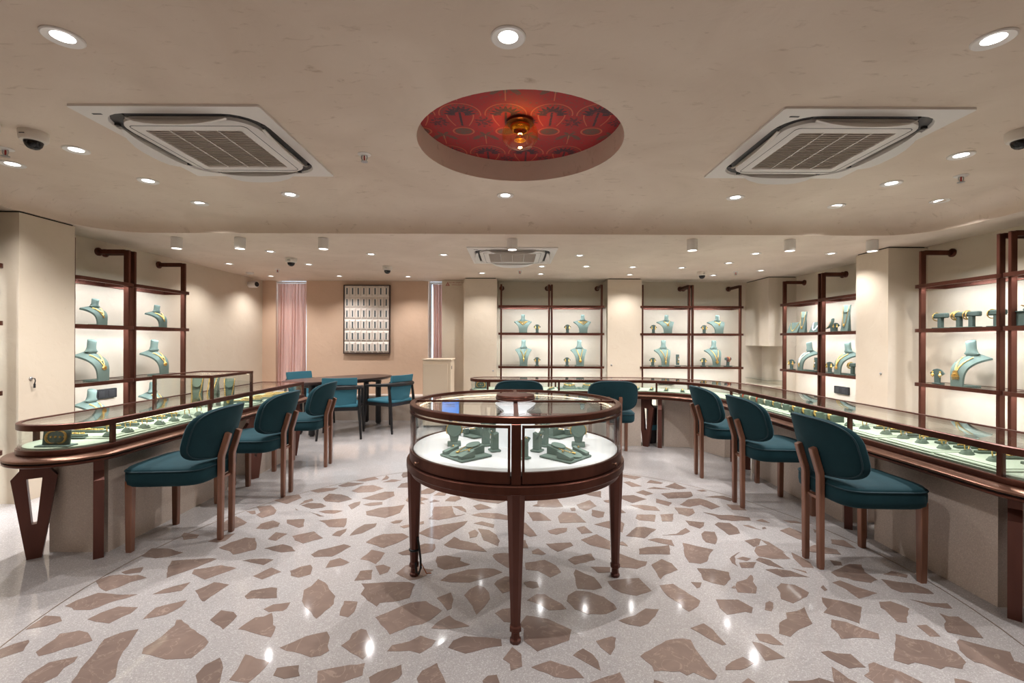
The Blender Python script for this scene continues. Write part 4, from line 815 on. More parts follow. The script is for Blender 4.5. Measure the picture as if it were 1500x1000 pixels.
for k in range(4):
    a0 = -90 + 90 * k; g = 2.6
    d = ringband(RT - .014, RT, .685, .736, 24, a0 + g, a0 + 90 - g).obj('door', 'bronze', t)
    for aa in (a0 + g + .5, a0 + 90 - g - .5): ringband(RT - .010, RT, .736, .938, 2, aa - .55, aa + .55).obj('door_stile', 'bronze', d)
    ringband(RT - .010, RT, .926, .938, 24, a0 + g, a0 + 90 - g).obj('door_rail', 'bronze', d)
    ringband(RT - .009, RT - .003, .736, .926, 24, a0 + g + 1, a0 + 89 - g).obj('pane', 'glass', d)
    ka = R(-90 + 55) if k == 0 else R(180 + 35) if k == 3 else R(a0 + 45)
    MB().at(RT * math.cos(ka), RT * math.sin(ka), .710, rz=ka, ry=PI / 2).lathe([(.006, 0), (.004, .004), (.004, .012), (.009, .016), (.009, .022), (0, .024)], 12).obj('knob', 'ledge', d)
    a = R(a0); MB().at(RT * math.cos(a) * .985, RT * math.sin(a) * .985, 0, rz=a).box((0, 0, .812), (.022, .042, .264), .002).obj('post', 'bronze', t)
    lg = MB().at((RB - .030) * math.cos(a), (RB - .030) * math.sin(a), 0, rz=a + PI / 8)
    oc = lambda r_, z: [(r_ * math.cos(PI / 4 * i), r_ * math.sin(PI / 4 * i), z) for i in range(8)]
    lg.rings([oc(.041, .645), oc(.041, .60), oc(.022, .075)]).obj('leg', 'bronze2', t, smooth=20)
    c = MB().at((RB - .030) * math.cos(a), (RB - .030) * math.sin(a), 0, rz=a + PI / 8)
    c.rings([oc(.021, .078), oc(.027, .070), oc(.027, .052), oc(.018, .046), oc(.020, .02), oc(.026, .014), oc(.024, .0)]).obj('foot_collar', 'bronze2', t, smooth=20)
for k in range(4):
    a = R(45 + 90 * k); light('AREA', 'case_glow', .62, (.46 * math.cos(a), .46 * math.sin(a), .945), t, COOL, .12)
ringband(RT - .045, RT - .04, .938, .947, 72).obj('led_ring', 'led', t)
la = R(180); cx_ = TC[0] + (RB - .03) * math.cos(la) + .018; cy_ = TC[1] + (RB - .03) * math.sin(la) - .012
t = thing('power_cable', 'loose black and copper cable taped to left leg of round showcase', 'cable', (cx_, cy_, 0))
MB().tube([(.004, -.004, .22), (.014, -.006, .15), (.020, -.006, .10), (.022, -.008, .05), (.012, -.012, .02), (-.002, -.012, .03), (-.006, -.01, .08)], .006, 8).obj('black_cable', 'black2', t, smooth=80)
MB().tube([(.01, -.002, .15), (.024, .0, .07), (.05, .01, .012), (.075, .02, .008)], .003, 6).obj('copper_cable', 'copperwire', t, smooth=80)
MB().tube([(-.018 + .024 * math.cos(2 * PI * i / 16), .012 + .024 * math.sin(2 * PI * i / 16), .145) for i in range(16)], .007, 6, loop=True).obj('tape', 'black2', t, smooth=80)

# ---------------------------------------------------------------- counters
def make_counter(name, label, loop, posts, plinths, legs, leds):
    """glass counter: loop = plan of the glass edge, counter-clockwise"""
    t = thing(name, label, 'counter')
    sweep(MB(), loop, [(-.024, .793), (.003, .793), (.003, .825), (-.001, .828), (-.020, .828), (-.024, .819)]).obj('top_rim', 'bronze', t, smooth=40)
    mb = MB(); P = offset(loop, -.019); mb.prism(P, .816, .824).obj('top_glass', 'glass', t, smooth=0)
    sweep(MB(), loop, [(-.018, .653), (.004, .653), (.006, .658), (.006, .679), (.003, .683), (-.018, .683)]).obj('case_frame', 'bronze', t, smooth=40)
    sweep(MB(), loop, [(-.02, .636), (.056, .624), (.060, .627), (.060, .636), (.056, .640), (.010, .652), (-.02, .653)]).obj('ledge', 'ledge', t, smooth=40)
    sweep(MB(), loop, [(-.03, .617), (.051, .617), (.051, .6255), (-.03, .635)]).obj('ledge_groove', 'gap', t, smooth=0)
    sweep(MB(), loop, [(-.06, .601), (.053, .601), (.058, .605), (.058, .615), (.053, .618), (-.06, .618)]).obj('ledge_underside', 'bronze', t, smooth=40)
    MB().prism(offset(loop, -.015), .610, .672).obj('case_base', 'bronze', t, smooth=0)
    MB().prism(offset(loop, -.022), .672, .693).obj('tray_floor', 'tray', t, smooth=0)
    idx = sorted(min(range(len(loop)), key=lambda i: math.hypot(loop[i][0] - p[0], loop[i][1] - p[1])) for p in posts)
    for i, a in enumerate(idx):
        b_ = idx[(i + 1) % len(idx)]
        sweep(MB(), loop, [(-.010, .683), (-.004, .683), (-.004, .793), (-.010, .793)], a, b_).obj('pane', 'glass', t, smooth=50)
        p, q = loop[a - 1], loop[(a + 1) % len(loop)]; ang = math.atan2(q[1] - p[1], q[0] - p[0]); P = offset(loop, -.010)[a]
        MB().at(P[0], P[1], 0, rz=ang).box((0, 0, .738), (.022, .022, .112)).obj('post', 'bronze', t)
    for pl in plinths: MB().prism(pl, 0, .604).obj('stone_plinth', 'stone', t, smooth=0)
    for (x, y, a) in legs:
        mb = MB().at(x, y, 0, rz=a)
        O = [(-.032, 0), (.032, 0), (.098, .48), (.062, .53), (.062, .604), (-.062, .604), (-.062, .53), (-.098, .48)]; I = [(-.011, .205), (.011, .205), (.033, .470), (.033, .476), (.012, .476), (-.012, .476), (-.033, .476), (-.033, .470)]
        th = .024
        rings = []
        for P, y_ in ((O, -th), (O, th), (I, th), (I, -th)): rings.append([(p[0], y_, p[1]) for p in P])
        mb.rings(rings, loop=True); mb.obj('leg', 'bronze2', t, smooth=0)
    for (x, y, sx, sy) in leds:
        light('AREA', 'case_light', P_CASE * max(sx, sy) * 2.2, (x, y, .788), t, COOL, sx, sy)
    return t
def seg(p, q, n): return [(p[0] + (q[0] - p[0]) * i / n, p[1] + (q[1] - p[1]) * i / n) for i in range(n)]
LL = seg((-2.88, 5.25), (-2.88, 2.75), 20) + arc(-2.64, 2.75, .24, 180, 360, 20)[:-1] + seg((-2.40, 2.75), (-2.40, 5.25), 48) + seg((-2.40, 5.25), (-2.88, 5.25), 6)
lc = make_counter('display_counter', 'long bronze and glass jewellery counter along the left side with taller case', LL,
    [(-2.40, 2.74), (-2.40, 3.65), (-2.40, 4.22), (-2.40, 5.25), (-2.88, 5.25), (-2.88, 4.22), (-2.88, 3.65), (-2.88, 2.74)],
    [[(-2.83, 2.79), (-2.47, 2.79), (-2.47, 3.96), (-2.83, 3.96)], [(-2.83, 4.40), (-2.45, 4.40), (-2.45, 5.10), (-2.83, 5.10)]],
    [(-2.845, 2.72, R(38)), (-2.475, 2.73, R(133)), (-2.83, 3.05, R(120)), (-2.52, 4.12, R(118)), (-2.43, 4.30, R(60)), (-2.80, 4.18, 0), (-2.47, 5.15, R(45)), (-2.82, 5.15, 0)],
    [(-2.62, 3.1, .02, .9), (-2.62, 4.75, .02, .8)])
# taller middle case on the left counter
x0, x1, y0, y1 = -2.88, -2.40, 3.65, 4.22
SQ = [(x0, y0), (x1, y0), (x1, y1), (x0, y1)]
tc_ = bpy.data.objects.new('tall_case', None); C.objects.link(tc_); tc_.parent = lc
sweep(MB(), SQ, [(-.020, .996), (.002, .996), (.002, 1.018), (-.020, 1.018)]).obj('tall_rim', 'bronze', tc_, smooth=0)
MB().prism(offset(SQ, -.014), 1.006, 1.013).obj('tall_top_glass', 'glass', tc_, smooth=0)
for i in range(4):
    p, q = SQ[i], SQ[(i + 1) % 4]; MB().box((p[0] + (.009 if p[0] < -2.6 else -.009), p[1] + (.009 if p[1] < 4 else -.009), .911), (.020, .020, .170)).obj('tall_post', 'bronze', tc_)
    cx, cy = (p[0] + q[0]) / 2, (p[1] + q[1]) / 2; hx, hy = abs(p[0] - q[0]), abs(p[1] - q[1])
    MB().box((cx, cy, .911), (max(hx - .04, .006), max(hy - .04, .006), .168)).obj('tall_pane', 'glass', tc_, smooth=0)
MB().box((-2.68, 4.20, .992), (.5, .008, .006)).obj('led_strip', 'led', tc_)
light('AREA', 'tall_light', P_CASE * 1.2, (-2.68, 3.95, .992), lc, COOL, .4, .3)
RL = seg((-.30, 5.65), (1.47, 5.65), 30) + arc(1.47, 4.85, .8, 90, 0, 16)[:-1] + seg((2.27, 4.85), (2.27, 2.12), 46) + arc(2.505, 2.12, .235, 180, 360, 18)[:-1] + seg((2.74, 2.12), (2.74, 4.85), 40) + arc(1.47, 4.85, 1.27, 0, 90, 18)[:-1] + seg((1.47, 6.12), (-.30, 6.12), 24) + arc(-.30, 5.885, .235, 90, 270, 14)[:-1]
RL = [p for i, p in enumerate(RL) if math.hypot(p[0] - RL[i - 1][0], p[1] - RL[i - 1][1]) > 1e-4]
rc = make_counter('display_counter', 'long bronze and glass jewellery counter running along the back and right side', RL,
    [(-.28, 5.65), (.60, 5.65), (1.80, 5.58), (2.25, 4.72), (2.27, 3.04), (2.27, 2.11), (2.74, 2.3), (2.74, 3.04), (2.74, 4.2), (2.40, 5.71), (1.47, 6.12), (.60, 6.12), (-.30, 6.12)],
    [[(-.15, 5.70), (1.62, 5.70), (1.62, 6.02), (-.15, 6.02)], [(1.90, 5.68), (2.20, 5.62), (2.41, 5.15), (2.66, 5.15), (2.66, 5.3), (2.35, 5.85), (1.90, 6.0)], [(2.40, 3.30), (2.66, 3.30), (2.66, 4.55), (2.40, 4.55)], [(2.40, 2.245), (2.66, 2.245), (2.66, 3.01), (2.40, 3.01)]],
    [(-.30, 5.74, 0), (-.30, 6.03, 0), (1.68, 5.68, R(-40)), (1.83, 5.62, R(70)), (2.43, 4.68, R(62)), (2.42, 4.98, R(62)), (2.37, 3.20, R(52)), (2.37, 3.07, R(50)), (2.39, 2.16, R(42)), (2.64, 2.13, R(135)), (2.66, 3.15, 0)],
    [(.3, 5.75, 1.2, .02), (1.2, 5.75, .8, .02), (2.38, 4.3, .02, .9), (2.38, 3.4, .02, .9), (2.38, 2.6, .02, .8)])
MB().box((.75, 6.09, .790), (1.9, .008, .006)).obj('led_strip', 'led', rc)
MB().box((-2.42, 3.1, .790), (.008, .7, .006)).obj('led_strip', 'led', lc)

# ---------------------------------------------------------------- wall shelving
SZ = [1.88, 1.442, .906, .45]
def bay(width, wall, loc, rz, label, group, e0=.045):
    t = thing('wall_shelving', label, 'shelving', loc, rz, group)
    for x in (0, width):
        MB().box((x, 0, 1.15), (.028, .054, 2.14), .004).obj('post', 'bronze', t)
        mb = MB(); mb.box((x, wall / 2 - .0, 2.203), (.028, wall - .03, .046), .004); mb.obj('post_arm', 'bronze', t)
        MB().at(x, wall, 2.203, rx=PI / 2).lathe([(0, 0), (.042, 0), (.042, .014), (.034, .022), (0, .022)], 18).obj('wall_flange', 'bronze', t)
    F, B, E_ = -.065, wall - .03, .045
    out = [(-e0, B), (-e0, F + .05)] + [(-e0 + .05 - .05 * math.cos(a), F + .05 - .05 * math.sin(a)) for a in (.5, 1.1)] + [(-e0 + .05, F), (width + E_ - .05, F)] + [(width + E_ - .05 + .05 * math.sin(a), F + .05 - .05 * math.cos(a)) for a in (.5, 1.1)] + [(width + E_, F + .05), (width + E_, B)]
    out = out[::-1] if False else out
    ins = offset(out, -.022)
    for z in SZ:
        mb = MB(); zz = (z - .034, z)
        mb.rings([[(x, y, zz[0]) for x, y in out], [(x, y, zz[1]) for x, y in out], [(x, y, zz[1]) for x, y in ins], [(x, y, zz[0]) for x, y in ins]], loop=True); s_ = mb.obj('shelf', 'bronze', t)
        MB().prism(ins, z - .012, z - .002).obj('shelf_glass', 'shelfglass', s_, smooth=0)
        MB().box((width / 2, F + .030, z - .026), (width - .02, .012, .010)).obj('shelf_light', 'leddiff', s_)
        light('AREA', 'shelf_glow', P_LED * width * (1 if z > 1 else .9), (width / 2, F + .05, z - .038), t, LEDW, width - .06, .02, rot=(R(28), 0, 0))
    return t
BX = [(-.176, .771, 'first'), (.64, .803, 'second'), (2.10, .754, 'third'), (2.91, .77, 'fourth')]
for x, w_, o_ in BX: bay(w_, YB - 7.35, (x, 7.35, 0), 0, 'bronze wall shelving with lit shelves on back wall, %s bay from the left' % o_, 'wall shelving on the back wall')
RX = 4.10
for y, w_, o_ in [(6.85, .79, 'farthest of four bays'), (6.0, .68, 'bay half hidden by the column'), (4.55, .73, 'bay nearer than the column'), (3.73, .73, 'nearest bay, cut by picture edge')]: bay(w_, XR - RX, (RX, y, 0), -PI / 2, 'bronze wall shelving with lit shelves on right wall, %s' % o_, 'wall shelving on the right wall')
LX = -3.95
for y, w_, o_ in [(2.72, .74, 'in front of the column, out of view'), (4.08, .59, 'bay right behind the column'), (4.745, .725, 'bay nearest the back')]: bay(w_, LX - XL, (LX, y, 0), PI / 2, 'bronze lit wall shelving on left wall, %s' % o_, 'wall shelving on the left wall', .016 if y == 4.08 else .045)
for loc, rz, lab in (((XL, 4.74, .74), PI / 2, 'black wall socket box under the shelves on left wall'), ((XR, 6.05, .67), -PI / 2, 'black wall socket box under the shelves on right wall'), ((2.0 - .35, 7.75, .78), 0, 'black wall socket box under the shelves on back wall')):
    if lab.endswith('back wall'): loc = (2.62, YB, .63)
    t = thing('socket_box', lab, 'socket', loc, rz)
    MB().box((0, -.016, 0), (.26, .032, .10), .006).obj('socket_body', 'black2', t)
    for x in (-.06, .06): MB().box((x, -.034, 0), (.07, .004, .06), .001).obj('switch', 'darkmetal', t)

# ---------------------------------------------------------------- jewellery busts and their necklaces
class Bust:
    """thin curved chest sheet on a foot plate with a neck; own +Y is away from the viewer, chest faces -Y"""
    def __init__(s, h, wd, k=1.0): s.h, s.w, s.d = h, wd, .085 * h / .42 * k
    def S(s, u, t, out=0):
        h, d = s.h, s.d
        w_ = s.w * (.45 + .55 * t ** 2.3)
        x = w_ * u; y = -d + 1.75 * d * t ** 4 + (.12 + .12 * t * t) * w_ * u * u; z = .70 * h * t - .085 * h * t ** 3 * abs(u) ** 1.5 + .035 * h * t ** 5 * max(0, 1 - abs(u) * 1.2) ** 2
        sl = 7.0 * d * t ** 3; L_ = math.hypot(.70 * h, sl); ny, nz = -.70 * h / L_, sl / L_
        return (x, y + ny * out, z + nz * out)
    def build(s, label, group, loc, rz, mat='sage'):
        t = thing('jewellery_bust', label, 'bust', loc, rz, group); h = s.h
        U = [i / 8 - 1 for i in range(17)]; T = [i / 16 for i in range(17)]
        mb = MB(); mb.rings([[s.S(u, q, .006) for u in U] + [s.S(u, q, -.012) for u in U[::-1]] for q in T]); mb.obj('chest', mat, t, smooth=60)
        q = h / .42; r = .0385 * math.sqrt(q); yb = s.S(0, .93)[1] + .010 * q; n = 24
        mb = MB(); rs = []
        for z, rx_, ry_, yy, tl in ((.585, s.w * .50, .004, -.004, 0), (.635, s.w * .44, r * .55, 0, 0), (.675, s.w * .36, r * .80, 0, 0), (.71, r * 1.6, r * .98, 0, 0), (.745, r * 1.22, r * .98, 0, 0), (.78, r * 1.05, r * .97, 0, 0), (.82, r * .96, r * .93, -.003, 0), (.90, r * .95, r * .93, -.006, .1), (.975, r * .97, r * .95, -.010, .28), (.995, r * .88, r * .86, -.010, .28), (1.0, r * .3, r * .3, -.010, .28)):
            rs.append([(rx_ * math.cos(2 * PI * i / n), yb + yy + ry_ * math.sin(2 * PI * i / n), z * h + tl * ry_ * math.sin(2 * PI * i / n)) for i in range(n)])
        mb.rings(rs); mb.obj('neck', mat, t, smooth=70)
        mb = MB(); mb.box((0, -s.d + .085 * q + .012, .005), (s.w * .95, .17 * q, .010), .003); mb.obj('foot_plate', mat, t)
        return t
    def neck_line(s, v0, v1, width, n):
        P = []
        for i in range(n + 1):
            a = i / n * 2 - 1; u = width * (1 if a > 0 else -1) * (abs(a) ** .85)
            P.append(s.S(u, v1 + (v0 - v1) * abs(a) ** 1.1, .012))
        return P
    def necklace(s, label, loc, rz, v1=.45, width=.38, style='v', group=None, mat='gold', pend='drop'):
        t = thing('necklace', label, 'necklace', loc, rz, group); v0 = .88; q = s.h / .42
        if style == 'collar':
            mb = MB()
            for k in range(3):
                L_ = s.neck_line(v0, v1 + .10 * k, width * (1 - .06 * k), 22)
                for p in L_: mb.bead(p, .0075 * q + .002)
            mb.obj('beadwork', mat, t, smooth=0)
            if pend:
                p = s.S(0, v1 - .035, .012); MB().at(*p).ball((0, 0, 0), .014, 8, 6, (1, .4, 1)).obj('pendant', 'gold', t)
            return t
        strands = {'v': [(0, .0055)], 'thick': [(0, .008)], 'double': [(0, .0055), (.16, .005)], 'layered': [(0, .0065), (.05, .0055), (.10, .005)]}[style]
        for k, (dv, r_) in enumerate(strands):
            P = s.neck_line(v0, v1 + dv, width * (1 + (.12 if style == 'double' and k else 0)), 30)
            mb = MB()
            for p in P: mb.bead(p, r_ * 1.15)
            mb.tube(P, r_ * .6, 6); mb.obj('chain', (mat if k == 0 or style != 'layered' else 'green' if k == 1 else 'gold'), t, smooth=0)
        if pend:
            p = s.S(0, v1 - .06, .014)
            mb = MB().at(*p)
            if pend == 'drop': mb.ball((0, 0, .006), .019 * q, 10, 6, (.9, .4, 1)); mb.ball((0, 0, -.020 * q), .011 * q, 8, 5, (.8, .5, 1.1)); mb.bead((0, 0, -.036 * q), .005)
            elif pend == 'heart': mb.rings([[(x * q, y, z * q) for x, z in ((-.026, .01), (-.013, .022), (0, .016), (.013, .022), (.026, .01), (.012, -.016), (0, -.03), (-.012, -.016))] for y in (-.006, .006)])
            elif pend == 'round': mb.at(*p, rx=PI / 2).lathe([(0, -.006), (.021 * q, -.004), (.025 * q, .0), (.018 * q, .006), (.008, .008), (0, .006)], 14)
            elif pend == 'square': mb.box((0, 0, -.0), (.030 * q, .010, .034 * q), .003)
            elif pend == 'fringe':
                mb.rings([[(x, y, z) for x, z in ((-.014, .035), (.014, .035), (.034, -.022), (-.034, -.022))] for y in (-.006, .006)]); mb.ball((0, -.008, .004), .011, 8, 5)
                for i in range(6): mb.bead((-.028 + .0112 * i, 0, -.032), .006); mb.bead((-.028 + .0112 * i, 0, -.044), .004)
            elif pend == 'leaf': mb.rings([[(x * q, y, z * q) for x, z in ((0, .016), (.016, 0), (.006, -.004), (.008, -.022), (0, -.012), (-.008, -.022), (-.006, -.004), (-.016, 0))] for y in (-.004, .004)])
            mb.obj('pendant', 'silver' if mat == 'silver' else 'gold', t, smooth=40)
        return t
def bustset(h, wd, loc, rz, where, style, v1, pend, width=.38, desc='gold necklace', grp='jewellery busts on the shelves', k=1.0, mat='gold'):
    b_ = Bust(h, wd, k); b_.build('sage green jewellery bust %s' % where, grp, loc, rz)
    b_.necklace('%s on bust %s' % (desc, where), loc, rz, v1, width, style, 'necklaces on shelf busts', mat, pend)
zU, zM, zB = SZ[1], SZ[2], SZ[3]
YS = 7.46
UPB = [(.18, 'first', 'collar', .60, None, 'wide gold beaded collar', .62), (1.16, 'second', 'collar', .64, None, 'wide pale gold beaded collar', .62), (2.535, 'third', 'thick', .66, 'heart', 'gold collar with triangular pendant', .36), (3.37, 'fourth', 'thick', .70, 'square', 'plain gold collar with square pendant', .36)]
for x, o_, st, v1, pd, ds, wd_ in UPB: bustset(.30, .145, (x, YS, zU), 0, 'on upper shelf of %s back bay' % o_, st, v1, pd, wd_, ds)
LOB = [(.19, 'first', 'layered', .42, 'drop', 'layered gold necklace with drop pendant', .48), (1.106, 'second', 'thick', .34, 'round', 'long gold necklace with round pendant', .45), (2.49, 'third', 'thick', .28, 'drop', 'long gold necklace with drop pendant', .5), (3.32, 'fourth', 'thick', .30, 'heart', 'long gold necklace with broad heart pendant', .5)]
for x, o_, st, v1, pd, ds, wd_ in LOB: bustset(.42, .135, (x, YS, zM), 0, 'on lower shelf of %s back bay' % o_, st, v1, pd, wd_, ds)
bx = -4.03
for y, z, h, w_, wh in [(4.42, zU, .255, .125, 'on upper shelf of left bay behind column'), (5.19, zU, .255, .125, 'on upper shelf of left bay nearest back'), (4.40, zM, .395, .14, 'on middle shelf of left bay behind column'), (5.17, zM, .395, .14, 'on middle shelf of left bay nearest back'), (4.40, zB, .37, .14, 'on bottom shelf of left bay behind column'), (5.15, zB, .37, .14, 'on bottom shelf of left bay nearest back')]:
    bustset(h, w_ - .025, (bx, y, z), PI / 2 - .12, wh, 'double', .5 if z > .6 else .45, 'leaf' if z > 1.2 else 'round', .42, 'double gold chain with pendant', k=1.25)
bx = 4.17
bustset(.42, .118, (bx, 4.17, zM), -PI / 2 + .05, 'on lower shelf of right bay beside column', 'layered', .42, 'fringe', .45, 'layered gold necklace with fringed pendant', k=1.25)
bustset(.40, .115, (bx, 6.44, zM), -PI / 2, 'on lower shelf of farthest right bay', 'thick', .36, 'drop', .45, 'long pearl and gold necklace with pendant', k=1.25, mat='pearl')
bustset(.40, .115, (bx, 5.70, zM), -PI / 2, 'on lower shelf of half hidden right bay', 'thick', .36, 'round', .45, 'long gold necklace with round pendant', k=1.25)

# small stands
def earring(loc, rz, label, s=1.0):
    t = thing('earring', label, 'earring', loc, rz, 'gold earrings on small stands')
    mb = MB(); mb.ball((0, 0, 0), .010 * s, 8, 5, (1, .6, 1)); mb.obj('stud', 'gold', t)
    MB().lathe([(.003 * s, -.008 * s), (.010 * s, -.018 * s), (.014 * s, -.030 * s), (.010 * s, -.036 * s), (.004 * s, -.040 * s), (.005 * s, -.046 * s), (0, -.05 * s)], 8).obj('drop', 'gold', t)
def earring_stand(loc, rz, where, s=1.0):
    t = thing('earring_stand', 'small fan shaped earring stand %s' % where, 'stand', loc, rz, 'earring stands on the shelves')
    MB().box((0, .01, .004), (.07 * s, .06 * s, .008), .002).obj('base', 'sagedark', t)
    P = [(-.022, .006), (.022, .006), (.024, .07), (.060, .095), (.040, .118), (.028, .132), (0, .140), (-.028, .132), (-.040, .118), (-.060, .095), (-.024, .07)]
    mb = MB(); mb.rings([[(x * s, y, z * s) for x, z in P] for y in (-.006, .006)]); mb.obj('card', 'sagedark', t)
    for k, sg in (('left', -1), ('right', 1)):
        c, n = math.cos(rz), math.sin(rz); lx, ly = sg * .030 * s, -.016
        earring((loc[0] + lx * c - ly * n, loc[1] + lx * n + ly * c, loc[2] + .108 * s), rz, 'gold earring on %s of the stand %s' % (k, where), s)
for x, z, wh in [(.41, zU, 'on upper shelf of first back bay'), (.905, zU, 'on upper shelf of second back bay'), (2.31, zU, 'on upper shelf of third back bay'), (3.14, zU, 'on upper shelf of fourth back bay'), (.41, zM, 'on lower shelf of first back bay'), (.90, zM, 'on lower shelf of second back bay'), (2.30, zM, 'on lower shelf of third back bay'), (3.13, zM, 'on lower shelf of fourth back bay')]:
    earring_stand((x, YS - .02, z), 0, wh)
earring_stand((4.14, 4.43, zM), -PI / 2 + .25, 'on lower shelf of right bay beside column', 1.05)
earring_stand((4.14, 6.74, zM), -PI / 2 + .3, 'on lower shelf of farthest right bay', 1.05)
earring_stand((4.14, 5.93, zM), -PI / 2 + .3, 'on lower shelf of half hidden right bay', 1.05)
earring_stand((4.12, 5.79, zU), -PI / 2 + .3, 'on upper shelf of half hidden right bay', .8)

def card_stand(loc, rz, where):
    t = thing('card_stand', 'tall narrow jewellery card stand %s' % where, 'stand', loc, rz)
    MB().box((0, 0, .005), (.08, .07, .010), .002).obj('base', 'sagedark', t); MB().at(0, .005, .012, rx=-.06).box((0, 0, .095), (.052, .014, .17), .002).obj('card', 'sagedark', t)
    e = thing('drop_earring', 'long gold drop earring hung on the card stand %s' % where, 'earring', (loc[0] + .018 * math.sin(rz), loc[1] - .018 * math.cos(rz), loc[2]), rz)
    MB().tube([(.0, 0, .155), (.0, -.003, .11), (.0, -.004, .085)], .003, 6).obj('chain', 'gold', e); MB().ball((0, -.004, .07), .012, 8, 6, (.8, .5, 1.2)).obj('drop', 'gold', e); MB().box((.01, -.004, .118), (.014, .002, .018)).obj('price_tag', 'tag', e)
card_stand((2.71, YS - .02, zM), 0, 'on lower shelf of third back bay'); card_stand((4.15, 6.23, zM), -PI / 2 + .25, 'on lower shelf of farthest right bay')

def ring_loop(mb, r, th, n=22, ax='x'):
    if ax == 'x': P = [(0, r * math.cos(2 * PI * i / n), r * math.sin(2 * PI * i / n)) for i in range(n)]
    elif ax == 'y': P = [(r * math.cos(2 * PI * i / n), 0, r * math.sin(2 * PI * i / n)) for i in range(n)]
    else: P = [(r * math.cos(2 * PI * i / n), r * math.sin(2 * PI * i / n), 0) for i in range(n)]
    return mb.tube(P, th, 8, loop=True)
def tbar(loc, rz, where, nb=1, mats=('gold',), arm=.14):
    t = thing('bangle_stand', 'T-bar bangle stand %s' % where, 'stand', loc, rz)
    MB().box((0, 0, .005), (.11, .08, .010), .002).obj('base', 'sagedark', t); MB().box((0, 0, .06), (.036, .036, .10), .003).obj('stem', 'sagedark', t); MB().box((0, 0, .125), (arm, .046, .046), .008).obj('crossbar', 'sagedark', t)
    c, n = math.cos(rz), math.sin(rz)
    for k in range(nb):
        lx = -arm / 2 + .028 + .016 * k
        b_ = thing('bangle', ('gold bangle, %s, hung on the T-bar %s' % (ORD[k], where)) if nb > 1 else 'gold bangle hung on the T-bar %s' % where, 'bangle', (loc[0] + lx * c, loc[1] + lx * n, loc[2] + .115), rz + (.12 if k % 2 else -.1))
        ring_loop(MB(), .038, .0045 + .001 * (k % 2)).obj('band', mats[k % len(mats)], b_, smooth=80); MB().ball((0, 0, .039), .007, 8, 5).obj('clasp', 'gold', b_)
tbar((4.17, 4.43, zU), -PI / 2, 'at far end of right bay beside column'); tbar((4.17, 4.245, zU), -PI / 2, 'second along the right bay beside column', 3); tbar((4.17, 4.13, zU), -PI / 2 + .1, 'third along the right bay beside column', 2); tbar((4.17, 3.915, zU), -PI / 2, 'nearest in the right bay beside column')
tbar((4.17, 5.57, zM), -PI / 2, 'on lower shelf of half hidden right bay', 2)
tbar((3.53, YS - .02, zM), PI, 'on lower shelf of fourth back bay', 3, ('red', 'gold', 'red'), .10)
t = thing('ring_box', 'sage cube plinth with a small ring cushion, rightmost item on the shelves', 'stand', (4.16, 3.675, zU), -PI / 2)
MB().box((0, 0, .058), (.09, .09, .112), .004).obj('block', 'sagedark', t); MB().box((0, 0, .118), (.12, .11, .010), .003).obj('top_plate', 'sagedark', t); MB().ball((0, 0, .134), .03, 12, 6, (1, .8, .5)).obj('cushion', 'sagedark', t)
t2 = thing('bracelet', 'thin gold bracelet lying on the sage cube plinth', 'bracelet', (4.16, 3.675, zU + .158), .3); ring_loop(MB().at(rx=.35), .036, .003, ax='z').obj('band', 'gold', t2, smooth=80)

def pad(loc, rz, w_, h_, where, mat='sage', silver=False):
    t = thing('necklace_pad', 'low slanted necklace pad %s' % where, 'stand', loc, rz)
    MB().at(0, 0, 0).rings([[(-w_ / 2, y, z) for y, z in ((-.05, 0), (.05, 0), (.035, h_), (.02, h_))], [(w_ / 2, y, z) for y, z in ((-.05, 0), (.05, 0), (.035, h_), (.02, h_))]]).obj('wedge', mat, t)
    n = thing('necklace', '%s necklace draped on the slanted pad %s' % ('silver' if silver else 'fine gold', where), 'necklace', loc, rz)
    P = [(w_ * .38 * a, -.05 + .07 * (.95 - .75 * (1 - a * a)) - .004, h_ * (.95 - .75 * (1 - a * a)) + .002) for a in [i / 12 - 1 for i in range(25)]]
    mb = MB(); mb.tube(P, .003, 6)
    for p in P: mb.bead(p, .0055)
    mb.obj('chain', 'silver' if silver else 'gold', n, smooth=0); MB().ball((0, -.036, h_ * .14), .011, 8, 6, (1, .6, 1)).obj('pendant', 'silver' if silver else 'gold', n)
